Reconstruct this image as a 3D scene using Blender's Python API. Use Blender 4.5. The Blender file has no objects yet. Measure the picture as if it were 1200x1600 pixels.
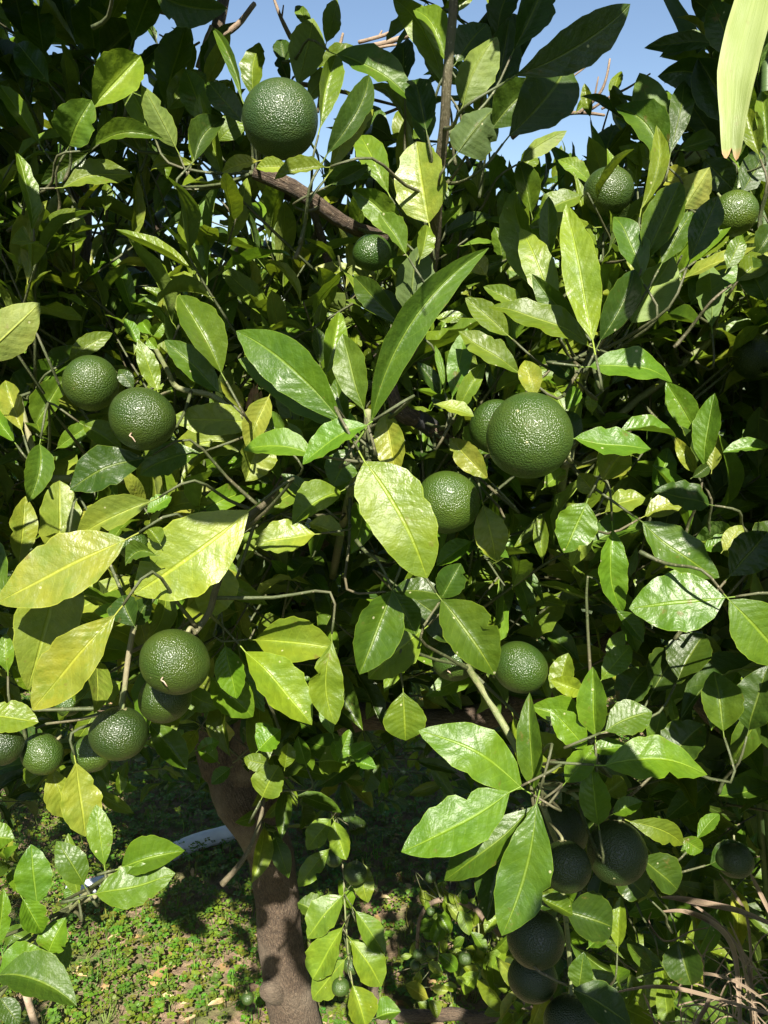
import bpy, math, random
import numpy as np
from mathutils import Vector
random.seed(7); rng = np.random.default_rng(7)
sc = bpy.context.scene; C = sc.collection
PI = math.pi; R = math.radians

# ------------------------------------------------------------ camera, sky, sun, exposure
PITCH = 13.5; F = 1246.0; CAM = np.array([0.0, 0.0, 1.5])
cam = bpy.data.cameras.new('camera'); co = bpy.data.objects.new('camera', cam); C.objects.link(co)
co.location = CAM; co.rotation_euler = (R(90-PITCH), 0, 0)
cam.sensor_fit = 'VERTICAL'; cam.sensor_height = 36; cam.lens = 36*F/1600
cam.clip_start = .01; cam.clip_end = 6000; sc.camera = co
SUN_EL, SUN_AZ = 46.0, 4.0            # behind the camera, a little to the right
S = np.array([math.sin(R(SUN_AZ))*math.cos(R(SUN_EL)), -math.cos(R(SUN_AZ))*math.cos(R(SUN_EL)), math.sin(R(SUN_EL))])
w = bpy.data.worlds.new('World'); sc.world = w; w.use_nodes = True
nt = w.node_tree; bg = nt.nodes['Background']
sky = nt.nodes.new('ShaderNodeTexSky'); sky.sky_type = 'NISHITA'; sky.sun_disc = False
sky.sun_elevation = R(SUN_EL); sky.sun_rotation = R(180-SUN_AZ); sky.air_density = 1.0; sky.dust_density = .6; sky.ozone_density = 1.6
nt.links.new(sky.outputs[0], bg.inputs[0]); bg.inputs[1].default_value = .053
sl = bpy.data.lights.new('sun', 'SUN'); sl.energy = 5.0; sl.angle = R(.5); sl.color = (1, .94, .82)
so = bpy.data.objects.new('sun', sl); C.objects.link(so)
so.rotation_euler = Vector(-S).to_track_quat('-Z', 'Y').to_euler()
sc.view_settings.view_transform = 'Standard'; sc.view_settings.look = 'None'
sc.view_settings.exposure = 1.6; sc.view_settings.gamma = 1
sc.cycles.max_bounces = 5; sc.cycles.transmission_bounces = 3; sc.cycles.diffuse_bounces = 2; sc.cycles.glossy_bounces = 2

fw = np.array([0, math.cos(R(PITCH)), -math.sin(R(PITCH))]); up = np.array([0, math.sin(R(PITCH)), math.cos(R(PITCH))]); rt = np.array([1., 0, 0])
def at(x, y, d): return CAM + fw*d + rt*((x-600)/F*d) + up*((800-y)/F*d)
def proj(P):
    q = np.asarray(P)-CAM; z = q@fw
    return 600+F*(q@rt)/z, 800-F*(q@up)/z, z
def ground(x, y, h=0.0):
    r = fw + rt*((x-600)/F) + up*((800-y)/F); return CAM + r*((h-CAM[2])/r[2])
def nrm(v): return v/(np.linalg.norm(v)+1e-9)

# ------------------------------------------------------------ materials
class N:
    def __init__(s, name):
        s.m = bpy.data.materials.new(name); s.m.use_nodes = True; s.t = s.m.node_tree
        s.p = s.t.nodes['Principled BSDF']; s.out = s.t.nodes['Material Output']
    def n(s, typ, **kw):
        x = s.t.nodes.new(typ)
        for k, v in kw.items(): setattr(x, k, v)
        return x
    def l(s, a, b): s.t.links.new(a, b)
    def put(s, sock, v):
        if hasattr(v, 'links'): s.l(v, sock)
        elif v is not None: sock.default_value = v
    def M(s, op, a, b=None, c=None, clamp=False):
        x = s.n('ShaderNodeMath', operation=op); x.use_clamp = clamp
        s.put(x.inputs[0], a); s.put(x.inputs[1], b); s.put(x.inputs[2], c); return x.outputs[0]
    def rng(s, v, a, b, c=0., d=1.):
        x = s.n('ShaderNodeMapRange'); x.interpolation_type = 'SMOOTHSTEP'; s.put(x.inputs[0], v)
        for i, q in enumerate((a, b, c, d)): x.inputs[i+1].default_value = q
        return x.outputs[0]
    def mix(s, f, a, b, typ='MIX'):
        x = s.n('ShaderNodeMix', data_type='RGBA', blend_type=typ); s.put(x.inputs[0], f)
        for i, q in ((6, a), (7, b)):
            if isinstance(q, tuple) and len(q) == 3: q = q+(1,)
            s.put(x.inputs[i], q)
        return x.outputs[2]
    def noise(s, scale, detail=3, rough=.55, vec=None, out=0):
        x = s.n('ShaderNodeTexNoise'); x.inputs['Scale'].default_value = scale; x.inputs['Detail'].default_value = detail
        x.inputs['Roughness'].default_value = rough
        if vec is not None: s.l(vec, x.inputs['Vector'])
        return x.outputs[out]
    def bump(s, h, strength, dist, nrm_=None):
        x = s.n('ShaderNodeBump'); x.inputs['Strength'].default_value = strength; x.inputs['Distance'].default_value = dist
        s.l(h, x.inputs['Height'])
        if nrm_ is not None: s.l(nrm_, x.inputs['Normal'])
        return x.outputs[0]

def leaf_material(name, rough=.33, trans=.22):
    m = N(name)
    at_ = m.n('ShaderNodeAttribute', attribute_name='tint'); tint = at_.outputs['Color']; rn = at_.outputs['Alpha']
    uv = m.n('ShaderNodeUVMap', uv_map='UVMap'); sx = m.n('ShaderNodeSeparateXYZ'); m.l(uv.outputs[0], sx.inputs[0])
    u, v = sx.outputs[0], sx.outputs[1]
    geo = m.n('ShaderNodeNewGeometry'); pos = geo.outputs['Position']
    a = m.M('ABSOLUTE', m.M('SUBTRACT', m.M('MULTIPLY', v, 2.), 1.))
    nz = m.noise(45, 2, .5, pos)
    ud = m.M('ADD', u, m.M('MULTIPLY', m.M('SUBTRACT', nz, .5), .06))
    ph = m.M('MULTIPLY', m.M('SUBTRACT', ud, m.M('MULTIPLY', m.M('POWER', a, 1.25), .17)), 9.5)
    ph = m.M('ADD', ph, m.M('MULTIPLY', m.M('GREATER_THAN', v, .5), .42))
    fr = m.M('ABSOLUTE', m.M('SUBTRACT', m.M('FRACT', ph), .5))        # .5 on a vein
    vein = m.M('MULTIPLY', m.rng(fr, .45, .5), m.rng(a, 1., .55))
    mid = m.rng(a, .075, .02)
    vm = m.M('MAXIMUM', mid, m.M('MULTIPLY', vein, .32))
    big = m.noise(28, 3, .6, pos); sm = m.noise(160, 3, .6, pos)
    col = m.mix(m.rng(big, .35, .7), tint, m.mix(1., tint, (1.35, 1.18, .9), 'MULTIPLY'))
    col = m.mix(m.rng(sm, .3, .75), m.mix(1., col, (.80, .82, .8), 'MULTIPLY'), col)
    vc = m.mix(1., m.mix(1., tint, (1.5, 1.35, 1.1), 'MULTIPLY'), (.055, .06, .006), 'ADD')
    col = m.mix(m.M('MULTIPLY', vm, .75), col, vc)
    col = m.mix(m.M('MULTIPLY', m.rng(a, .955, .985), .55), col, vc)
    sc_ = m.n('ShaderNodeSeparateColor'); m.l(tint, sc_.inputs[0])                # chlorotic leaves: green islands, worst along the veins
    chl = m.M('MULTIPLY', m.rng(sc_.outputs[0], .11, .15), m.rng(m.noise(55, 4, .65, pos), .46, .62))
    col = m.mix(m.M('MULTIPLY', chl, .5), col, (.085, .135, .010))
    # dust specks and little scars
    vo = m.n('ShaderNodeTexVoronoi'); vo.inputs['Scale'].default_value = 150; m.l(pos, vo.inputs['Vector'])
    spk = m.M('MULTIPLY', m.rng(vo.outputs['Distance'], .16, .08), m.M('GREATER_THAN', m.n('ShaderNodeSeparateColor').outputs[0], .9))
    sep = m.n('ShaderNodeSeparateColor'); m.l(vo.outputs['Color'], sep.inputs[0])
    spk = m.M('MULTIPLY', m.rng(vo.outputs['Distance'], .17, .09), m.M('GREATER_THAN', sep.outputs[0], .93))
    col = m.mix(m.M('MULTIPLY', spk, .7), col, (.42, .40, .24))
    brn = m.M('MULTIPLY', m.rng(m.noise(60, 4, .7, pos), .63, .73), .6)
    col = m.mix(brn, col, (.11, .075, .02))
    back = geo.outputs['Backfacing']
    col = m.mix(m.M('MULTIPLY', back, .38), col, m.mix(1., col, (.085, .10, .05), 'ADD'))
    m.l(col, m.p.inputs['Base Color'])
    fine = m.noise(900, 2, .5, pos)
    dust = m.rng(m.noise(22, 3, .6, pos), .35, .7)
    m.l(m.M('ADD', m.M('ADD', rough, m.M('MULTIPLY', back, .2)), m.M('ADD', m.M('MULTIPLY', dust, .16), m.M('MULTIPLY', fine, .06))), m.p.inputs['Roughness'])
    m.p.inputs['Specular IOR Level'].default_value = .38
    pil = m.M('MULTIPLY', m.M('SUBTRACT', .5, fr), m.rng(a, 1., .6))
    h = m.M('ADD', m.M('MULTIPLY', pil, .38), m.M('ADD', m.M('MULTIPLY', m.noise(110, 3, .6, pos), 1.3), m.M('MULTIPLY', fine, .16)))
    h = m.M('SUBTRACT', h, m.M('MULTIPLY', mid, .6))
    bp = m.bump(h, .55, .0016); m.l(bp, m.p.inputs['Normal'])
    tr = m.n('ShaderNodeBsdfTranslucent'); m.l(m.mix(1., col, (1.7, 1.75, .5), 'MULTIPLY'), tr.inputs[0]); m.l(bp, tr.inputs['Normal'])
    mx = m.n('ShaderNodeMixShader'); mx.inputs[0].default_value = trans
    m.l(m.p.outputs[0], mx.inputs[1]); m.l(tr.outputs[0], mx.inputs[2]); m.l(mx.outputs[0], m.out.inputs[0])
    return m.m

def bark_material(name, c1, c2, c3, scale=60, rough=.85, dist=.007):
    m = N(name)
    tc = m.n('ShaderNodeTexCoord'); uv = tc.outputs['UV']
    mp = m.n('ShaderNodeMapping'); m.l(uv, mp.inputs[0]); mp.inputs['Scale'].default_value = (5, 1.3, 1)
    n1 = m.noise(scale*.12, 6, .65, mp.outputs[0]); pos = m.n('ShaderNodeNewGeometry').outputs['Position']
    n2 = m.noise(scale, 4, .6, pos); n3 = m.noise(scale*.14, 3, .5, pos)
    col = m.mix(m.rng(n1, .35, .65), c1, c2); col = m.mix(m.rng(n3, .45, .7), col, c3)
    col = m.mix(m.M('MULTIPLY', m.rng(n2, .3, .7), .5), col, m.mix(1., col, (.6, .6, .6), 'MULTIPLY'))
    vo = m.n('ShaderNodeTexVoronoi'); vo.inputs['Scale'].default_value = 260; m.l(pos, vo.inputs['Vector'])
    lent = m.rng(vo.outputs['Distance'], .24, .14)
    col = m.mix(m.M('MULTIPLY', lent, .3), col, (.42, .36, .25))
    m.l(col, m.p.inputs['Base Color']); m.p.inputs['Roughness'].default_value = rough
    h = m.M('ADD', m.M('MULTIPLY', n1, 1.4), m.M('MULTIPLY', n2, .5)); m.l(m.bump(h, .9, dist), m.p.inputs['Normal'])
    return m.m

def fruit_material():
    m = N('green_mandarin_peel'); tc = m.n('ShaderNodeTexCoord'); ob = tc.outputs['Object']
    vo = m.n('ShaderNodeTexVoronoi', feature='SMOOTH_F1'); vo.inputs['Scale'].default_value = 900; vo.inputs['Smoothness'].default_value = .35; m.l(ob, vo.inputs['Vector'])
    at_ = m.n('ShaderNodeAttribute', attribute_name='tint')
    n1 = m.noise(38, 4, .6, ob); n2 = m.noise(200, 3, .6, ob)
    col = m.mix(m.rng(n1, .3, .75), at_.outputs['Color'], m.mix(1., at_.outputs['Color'], (1.5, 1.22, 1.), 'MULTIPLY'))
    gland = m.rng(vo.outputs['Distance'], .45, .1)
    col = m.mix(m.M('MULTIPLY', gland, .28), col, m.mix(1., col, (1.9, 1.6, 1.3), 'MULTIPLY'))
    vs = m.n('ShaderNodeTexVoronoi'); vs.inputs['Scale'].default_value = 95; m.l(ob, vs.inputs['Vector'])
    sep = m.n('ShaderNodeSeparateColor'); m.l(vs.outputs['Color'], sep.inputs[0])
    sp = m.M('MULTIPLY', m.rng(vs.outputs['Distance'], .10, .05), m.M('GREATER_THAN', sep.outputs[0], .88))
    col = m.mix(m.M('MULTIPLY', sp, .7), col, (.35, .33, .16))
    scar = m.M('MULTIPLY', m.rng(m.noise(24, 6, .8, ob), .66, .72), .5)
    col = m.mix(scar, col, (.13, .11, .04))
    m.l(col, m.p.inputs['Base Color'])
    m.l(m.M('ADD', .28, m.M('MULTIPLY', n2, .14)), m.p.inputs['Roughness'])
    m.p.inputs['Specular IOR Level'].default_value = .55
    m.p.inputs['Subsurface Weight'].default_value = 0
    h = m.M('ADD', m.M('MULTIPLY', m.rng(vo.outputs['Distance'], .05, .75), 1.0), m.M('MULTIPLY', m.noise(260, 2, .5, ob), .4))
    m.l(m.bump(h, .62, .0007), m.p.inputs['Normal'])
    return m.m

def plain(name, c1, c2, scale=60, rough=.6, bump=.3, dist=.001, spec=.5):
    m = N(name); ob = m.n('ShaderNodeNewGeometry').outputs['Position']
    n1 = m.noise(scale, 5, .6, ob); m.l(m.mix(m.rng(n1, .3, .7), c1, c2), m.p.inputs['Base Color'])
    m.p.inputs['Roughness'].default_value = rough; m.p.inputs['Specular IOR Level'].default_value = spec
    m.l(m.bump(n1, bump, dist), m.p.inputs['Normal']); return m.m

M_LEAF = leaf_material('mandarin_leaf'); M_FRUIT = fruit_material()
M_BARK = bark_material('old_bark', (.050, .033, .021), (.135, .092, .058), (.19, .15, .105))
M_STEM = bark_material('grey_brown_stem_bark', (.085, .065, .035), (.15, .12, .075), (.10, .10, .045), 120, .7, .0012)
M_GTWIG = bark_material('green_twig_bark', (.13, .17, .055), (.20, .21, .09), (.22, .19, .11), 120, .6, .0008)
M_TW = bark_material('young_twig_bark', (.045, .06, .02), (.08, .095, .035), (.10, .085, .045), 120, .6, .0008)
M_DEAD = bark_material('dead_twig_bark', (.20, .14, .095), (.31, .235, .17), (.13, .09, .06), 140, .85, .001)
M_CALYX = plain('calyx', (.13, .15, .05), (.22, .19, .10), 300, .6, .5, .0006)
M_PISTIL = plain('dry_pistil', (.42, .33, .25), (.25, .16, .1), 300, .8, .5, .0006)
M_BLACK = plain('black_binding_tape', (.012, .012, .013), (.02, .02, .02), 300, .75, .3, .0006)
M_DRIED = plain('dried_fruit_skin', (.09, .045, .02), (.05, .025, .012), 200, .8, .8, .002)

# ------------------------------------------------------------ mesh buffers
class Buf:
    def __init__(s): s.v = []; s.f = []; s.uv = []; s.c = []; s.n = 0
    def add(s, V, Fc, UV, col):
        s.v.append(V); s.f.append(Fc+s.n); s.n += len(V); s.uv.append(UV)
        s.c.append(np.tile(np.array(col, dtype=np.float32), (len(V), 1)))
    def mesh(s, name, mat, origin=None):
        V = np.concatenate(s.v); Fc = np.concatenate(s.f); UV = np.concatenate(s.uv); Cc = np.concatenate(s.c)
        if origin is not None: V = V-origin
        me = bpy.data.meshes.new(name); me.vertices.add(len(V)); me.vertices.foreach_set('co', V.astype(np.float32).ravel())
        me.loops.add(len(Fc)*4); me.loops.foreach_set('vertex_index', Fc.astype(np.int32).ravel())
        me.polygons.add(len(Fc)); me.polygons.foreach_set('loop_start', np.arange(0, len(Fc)*4, 4, dtype=np.int32))
        me.polygons.foreach_set('loop_total', np.full(len(Fc), 4, dtype=np.int32))
        me.polygons.foreach_set('use_smooth', np.ones(len(Fc), dtype=bool))
        ul = me.uv_layers.new(name='UVMap'); ul.data.foreach_set('uv', UV[Fc.ravel()].astype(np.float32).ravel())
        ca = me.attributes.new('tint', 'FLOAT_COLOR', 'POINT'); ca.data.foreach_set('color', Cc.astype(np.float32).ravel())
        me.update(calc_edges=True); me.materials.append(mat); return me
def link(name, me, parent=None, loc=None):
    o = bpy.data.objects.new(name, me); C.objects.link(o)
    if parent is not None: o.parent = parent
    if loc is not None: o.location = Vector(loc)-(parent.location if parent is not None else Vector((0, 0, 0)))
    return o
def tag(o, label=None, cat=None, group=None, kind=None):
    if label: o['label'] = label
    if cat: o['category'] = cat
    if group: o['group'] = group
    if kind: o['kind'] = kind
    return o
def empty(name, loc, label, cat, group=None):
    o = bpy.data.objects.new(name, None); C.objects.link(o); o.location = loc; o.empty_display_size = .05
    return tag(o, label, cat, group)

PU = np.array([0, .04, .1, .2, .32, .45, .58, .7, .82, .91, .97, 1.])
PW = np.array([.03, .2, .45, .74, .93, 1., .96, .83, .58, .34, .15, .0])
PWL = np.array([.03, .14, .32, .6, .84, .98, 1., .9, .66, .38, .15, .0])
PWR = np.array([.04, .3, .6, .87, 1., 1., .95, .84, .66, .45, .24, .0])
def leaf(buf, P0, P1, Nn, hw, tint, arch=.06, fold=.25, bend=0., wave=.05, curl=0., nu=14, nv=6, pet=.1, shape=0, rib=True, twist=0.):
    """one leaf: a curved, folded, wavy blade with a raised midrib that runs on into the petiole"""
    ax = P1-P0; L = np.linalg.norm(ax); ax = ax/L
    Nn = nrm(Nn-ax*(Nn@ax)); B = np.cross(ax, Nn)
    u = np.linspace(0, 1, nu+1)**.93; v = np.linspace(-1, 1, nv+1)
    prof = np.interp(u, PU, (PW, PWL, PWR)[shape])
    U, Vv = np.meshgrid(u, v, indexing='ij'); P = prof[:, None]
    ph = random.random()*6.28; fq = random.uniform(2.2, 4.5)
    edge = 1+.03*np.sin(U*37+ph)+.02*np.sin(U*71+ph*2+Vv*2)
    if nu > 11 and random.random() < .3:                     # a nibble out of one margin
        edge = edge*(1-random.uniform(.15, .5)*np.exp(-((U-random.uniform(.3, .9))/random.uniform(.02, .05))**2)*(Vv*random.choice((-1, 1)) > .6))
    x = U*L
    y = Vv*P*hw*edge*(1-.12*abs(fold)) + bend*L*4*U*(1-U)
    z = arch*L*4*U*(1-U) - arch*.6*L*U*U
    z = z + fold*np.abs(Vv)*P*hw - curl*(Vv**2)*P*hw
    z = z + wave*hw*np.sin(U*6.28*fq+ph+np.sign(Vv)*1.1)*Vv**2*P + .12*wave*L*np.sin(U*9+ph)
    if twist:
        a = twist*(U-.3); y0 = y-bend*L*4*U*(1-U)
        y, z = bend*L*4*U*(1-U)+y0*np.cos(a), z+y0*np.sin(a)
    V = P0+x[..., None]*ax+y[..., None]*B+z[..., None]*Nn
    V = V.reshape(-1, 3); m = nv+1
    i, j = np.meshgrid(np.arange(nu), np.arange(nv), indexing='ij'); k = (i*m+j).ravel()
    Fc = np.stack([k, k+m, k+m+1, k+1], 1)[:, ::-1]      # top face looks along +N
    UV = np.stack([U, Vv*.5+.5], -1).reshape(-1, 2)
    buf.add(V, Fc, UV, tint)
    if rib:
        us = np.concatenate([[-pet, -pet*.5], np.linspace(0, .93, 7)]); c = []
        for q in us:
            t = max(q, 0); zz = (arch*L*4*t*(1-t)-arch*.6*L*t*t) if q >= 0 else q*L*.3*abs(arch)*2
            c.append(P0+ax*q*L+B*(bend*L*4*t*(1-t))+Nn*(zz+.12*wave*L*math.sin(t*9+ph)*(q >= 0)))
        c = np.array(c); r = np.interp(us, [-pet, 0, .93], [.0105*L**.5*.1*2.2, .0105*L**.5*.1*1.9, .00012])
        ang = np.array([0, PI/2, PI, 3*PI/2])
        T = c[:, None, :]+r[:, None, None]*(np.cos(ang)[None, :, None]*B+np.sin(ang)[None, :, None]*Nn*.9)-Nn*(r[:, None, None]*.55)
        T = T.reshape(-1, 3); n = len(us)
        i, j = np.meshgrid(np.arange(n-1), np.arange(4), indexing='ij'); a0 = (i*4+j).ravel(); a1 = (i*4+(j+1) % 4).ravel()
        buf.add(T, np.stack([a0, a1, a1+4, a0+4], 1), np.tile([.5, .5], (len(T), 1)), tint)

def tube(buf, pts, rad, seg=8, tint=(1, 1, 1, 1), rough=.0, sub=4, uvs=10.):
    """a tapered, slightly knobbly limb through the points (Catmull-Rom)"""
    pts = [np.asarray(p, float) for p in pts]; n = len(pts)
    rad = np.interp(np.linspace(0, 1, n), np.linspace(0, 1, len(rad)), rad)
    Q, Rr = [], []
    for i in range(n-1):
        p0 = pts[max(i-1, 0)]; p1 = pts[i]; p2 = pts[i+1]; p3 = pts[min(i+2, n-1)]
        for k in range(sub):
            t = k/sub
            Q.append(.5*(2*p1+(p2-p0)*t+(2*p0-5*p1+4*p2-p3)*t*t+(3*p1-p0-3*p2+p3)*t**3)); Rr.append(rad[i]*(1-t)+rad[i+1]*t)
    Q.append(pts[-1]); Rr.append(rad[-1]); Q = np.array(Q); Rr = np.array(Rr)
    T = np.gradient(Q, axis=0); T /= np.linalg.norm(T, axis=1)[:, None]+1e-12
    a = np.cross(T[0], [0, 0, 1]); a = nrm(a) if np.linalg.norm(a) > .1 else np.array([1., 0, 0]); V = []; UV = []; acc = 0
    for i in range(len(Q)):
        a = nrm(a-T[i]*(a@T[i])); b = np.cross(T[i], a)
        if i: acc += np.linalg.norm(Q[i]-Q[i-1])
        for j in range(seg):
            th = 2*PI*j/seg; r = Rr[i]*(1+rough*(math.sin(th*3+i*1.7)*.5+random.uniform(-1, 1)*.5))
            V.append(Q[i]+a*math.cos(th)*r+b*math.sin(th)*r); UV.append((abs(j/seg*2-1)*Rr[i]*uvs*3, acc*uvs))
    V = np.array(V); n = len(Q)
    V = np.concatenate([V, [Q[0]-T[0]*Rr[0]*.3, Q[-1]+T[-1]*Rr[-1]*.5]]); UV += [(0, 0), (0, 0)]
    i, j = np.meshgrid(np.arange(n-1), np.arange(seg), indexing='ij'); a0 = (i*seg+j).ravel(); a1 = (i*seg+(j+1) % seg).ravel()
    Fc = [np.stack([a0, a1, a1+seg, a0+seg], 1)]
    cap = []
    for j in range(0, seg, 2):
        cap.append([n*seg, (j+2) % seg, (j+1) % seg, j]); e = (n-1)*seg; cap.append([n*seg+1, e+j, e+(j+1) % seg, e+(j+2) % seg])
    Fc.append(np.array(cap)); buf.add(V, np.concatenate(Fc), np.array(UV), tint)

TINT = {'g': (.046, .092, .007), 'd': (.026, .056, .006), 'm': (.080, .130, .009), 'p': (.098, .158, .012), 'y': (.150, .188, .024), 'n': (.066, .136, .008)}  # d puts shade into colour on shaded leaves; a random dark green elsewhere
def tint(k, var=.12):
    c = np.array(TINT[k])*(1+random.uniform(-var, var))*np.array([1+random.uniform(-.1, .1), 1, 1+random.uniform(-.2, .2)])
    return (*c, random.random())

# ------------------------------------------------------------ the setting
bgd = N('orchard_soil'); pos = bgd.n('ShaderNodeNewGeometry').outputs['Position']
n1 = bgd.noise(2.2, 5, .6, pos); n2 = bgd.noise(45, 6, .7, pos); n3 = bgd.noise(9, 4, .6, pos)
soil = bgd.mix(bgd.rng(n2, .3, .7), (.12, .078, .045), (.30, .21, .13)); soil = bgd.mix(bgd.rng(n3, .45, .65), soil, (.105, .115, .035))
sp = bgd.n('ShaderNodeSeparateXYZ'); bgd.l(pos, sp.inputs[0])
far = bgd.rng(sp.outputs[1], 6, 30)
xs_ = bgd.M('ABSOLUTE', sp.outputs[0]); sward = bgd.M('MAXIMUM', bgd.rng(sp.outputs[1], .9, .2), bgd.M('MAXIMUM', bgd.rng(xs_, 1.9, 2.6), bgd.rng(sp.outputs[1], 2.9, 3.5)))
soil = bgd.mix(sward, soil, bgd.mix(bgd.rng(n2, .3, .7), (.035, .06, .015), (.07, .09, .03)))
soil = bgd.mix(far, soil, bgd.mix(bgd.rng(bgd.noise(.05, 5, .6, pos), .4, .6), (.05, .085, .03), (.12, .13, .06)))
bgd.l(soil, bgd.p.inputs['Base Color']); bgd.p.inputs['Roughness'].default_value = .95
bgd.l(bgd.bump(bgd.M('ADD', n2, n3), .9, .02), bgd.p.inputs['Normal'])
gv = []; gf = []
xs = np.concatenate([[-3000, -800, -200, -60, -20, -8, -4], np.linspace(-3, 3, 90), [4, 8, 20, 60, 200, 800, 3000]])
ys = np.concatenate([[-400, -100, -20, -5], np.linspace(-2, 5, 110), [7, 10, 20, 60, 200, 600, 1500, 4000]])
def gh(x, y):
    k = 1.0 if (-3 <= x <= 3 and -2 <= y <= 5) else 0.
    return k*(.018*math.sin(x*4.1+1)*math.sin(y*3.3)+.010*math.sin(x*11+y*7)+.006*math.sin(x*23-y*19)*math.sin(y*31+x*3))
for y in ys:
    for x in xs: gv.append((x, y, gh(x, y)))
nx = len(xs)
for j in range(len(ys)-1):
    for i in range(nx-1): gf.append((j*nx+i, j*nx+i+1, (j+1)*nx+i+1, (j+1)*nx+i))
me = bpy.data.meshes.new('ground'); me.from_pydata(gv, [], gf); me.materials.append(bgd.m)
for p in me.polygons: p.use_smooth = True
tag(link('ground', me), 'orchard floor of tan soil in patches of sun', None, kind='structure')
# far wooded hills, only glimpsed through the leaves
hv = []; hf = []
for i in range(121):
    x = -2400+i*40; hh = 60+45*math.sin(x*.0031+1)+25*math.sin(x*.0083)+8*math.sin(x*.031)
    for k, (dy, z) in enumerate(((0, -2), (160, .55*hh), (380, hh), (900, -2))): hv.append((x, 2300+dy, z))
for i in range(120):
    for k in range(3): a = i*4+k; hf.append((a, a+4, a+5, a+1))
me = bpy.data.meshes.new('hills'); me.from_pydata(hv, [], hf); me.materials.append(plain('hazed_hill_woodland', (.20, .27, .33), (.25, .32, .38), .02, .95, .2, 1., .1))  # distance haze is put into the hill colour as blue-grey
tag(link('hills', me), 'low wooded hills on the horizon, coloured blue-grey with haze', None, kind='structure')

# weeds and leaf litter where the ground shows
wb = Buf(); lb = Buf()
def weed_ok(x, y): return math.sin(x*2.1+y*1.3+.5)*math.sin(y*2.9-x*1.7+1)+.45*math.sin(x*7+2)*math.sin(y*6.1)+random.uniform(-.6, .6) > -.8
for _ in range(42000):
    x = random.uniform(-1.9, 1.3); y = random.uniform(1.05, 3.6)
    if random.random() < (y-2.6)*.4 or not weed_ok(x, y): continue
    h = random.uniform(.008, .05); base = np.array([x, y, gh(x, y)])
    t = (random.uniform(.05, .12), random.uniform(.11, .19), random.uniform(.010, .022), random.random())
    if random.random() < .14:
        for q in range(3):                                   # blades of grass
            a = random.uniform(0, 6.28); d = np.array([math.cos(a)*.5, math.sin(a)*.5, 1.])
            leaf(wb, base, base+nrm(d)*h*1.5, np.array([math.cos(a), math.sin(a), .2]), .0016, t, arch=.15, fold=.3, nu=3, nv=2, rib=False, wave=0)
        continue
    n = random.choice((3, 3, 4, 5)); a0 = random.uniform(0, 6.28); s = random.uniform(.007, .0145); top = base+np.array([random.uniform(-.02, .02), random.uniform(-.02, .02), h])
    for q in range(n):
        a = a0+q*6.28/n+random.uniform(-.2, .2); d = np.array([math.cos(a), math.sin(a), random.uniform(-.1, .5)])
        leaf(wb, top+d*.002, top+d*s, np.array([0, 0, 1])-d*.3, s*.40, t, arch=.05, fold=.3, nu=3, nv=2, rib=False, wave=.1, shape=2)
tag(link('weeds', wb.mesh('weeds', M_LEAF)), 'low clover and weeds over the orchard soil', 'weeds', kind='stuff')
M_LITTER = leaf_material('dry_leaf_litter', .7, .1)
for _ in range(2600):
    x = random.uniform(-1.9, 1.6); y = random.uniform(1.05, 3.6); s = random.uniform(.012, .05); a = random.uniform(0, 6.28)
    b = np.array([x, y, gh(x, y)+random.uniform(.001, .012)]); t = random.choice(((.38, .27, .16), (.28, .18, .09), (.20, .12, .06), (.45, .36, .22)))
    leaf(lb, b, b+np.array([math.cos(a)*s, math.sin(a)*s, random.uniform(-.1, .3)*s]), np.array([random.uniform(-.5, .5), random.uniform(-.5, .5), 1]), s*random.uniform(.1, .28), (*t, .5), arch=random.uniform(-.1, .2), fold=random.uniform(0, .7), nu=4, nv=2, rib=False)
tag(link('leaf_litter', lb.mesh('leaf_litter', M_LITTER)), 'dry brown leaf litter and crumbs on the soil', 'leaf litter', kind='stuff')

# white irrigation pipe, stake, fallen branch
pb = Buf(); tube(pb, [ground(x, y, .035) for x, y in ((105, 1399), (140, 1388), (190, 1372), (290, 1322), (365, 1300))], [.024, .024], 14, rough=.03, sub=6)
tag(link('white_pipe', pb.mesh('white_pipe', plain('white_plastic_pipe', (.58, .62, .68), (.45, .49, .55), 18, .45, .3, .002))), 'white plastic pipe lying on the soil behind the tree trunk', 'pipe')
pb = Buf(); q = ground(66, 1640); tube(pb, [q, q+np.array([0, -.04, .20])], [.0075, .007], 8, rough=.06)
tag(link('wooden_stake', pb.mesh('wooden_stake', plain('weathered_wood', (.30, .22, .15), (.42, .33, .24), 90, .8, .5, .002))), 'short pale wooden stake standing in the soil at the bottom left', 'stake')
pb = Buf(); tube(pb, [ground(x, y, .04) for x, y in ((590, 1572), (640, 1588), (705, 1584), (760, 1590), (830, 1570))], [.012, .013, .010], 8, rough=.15)
tube(pb, [ground(598, 1600, .02), ground(585, 1560, .07), ground(580, 1530, .12)], [.014, .01], 7, rough=.15)
tag(link('fallen_branch', pb.mesh('fallen_branch', M_BARK)), 'reddish bare branch lying on the ground under the low fruiting twigs', 'branch')

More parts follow.
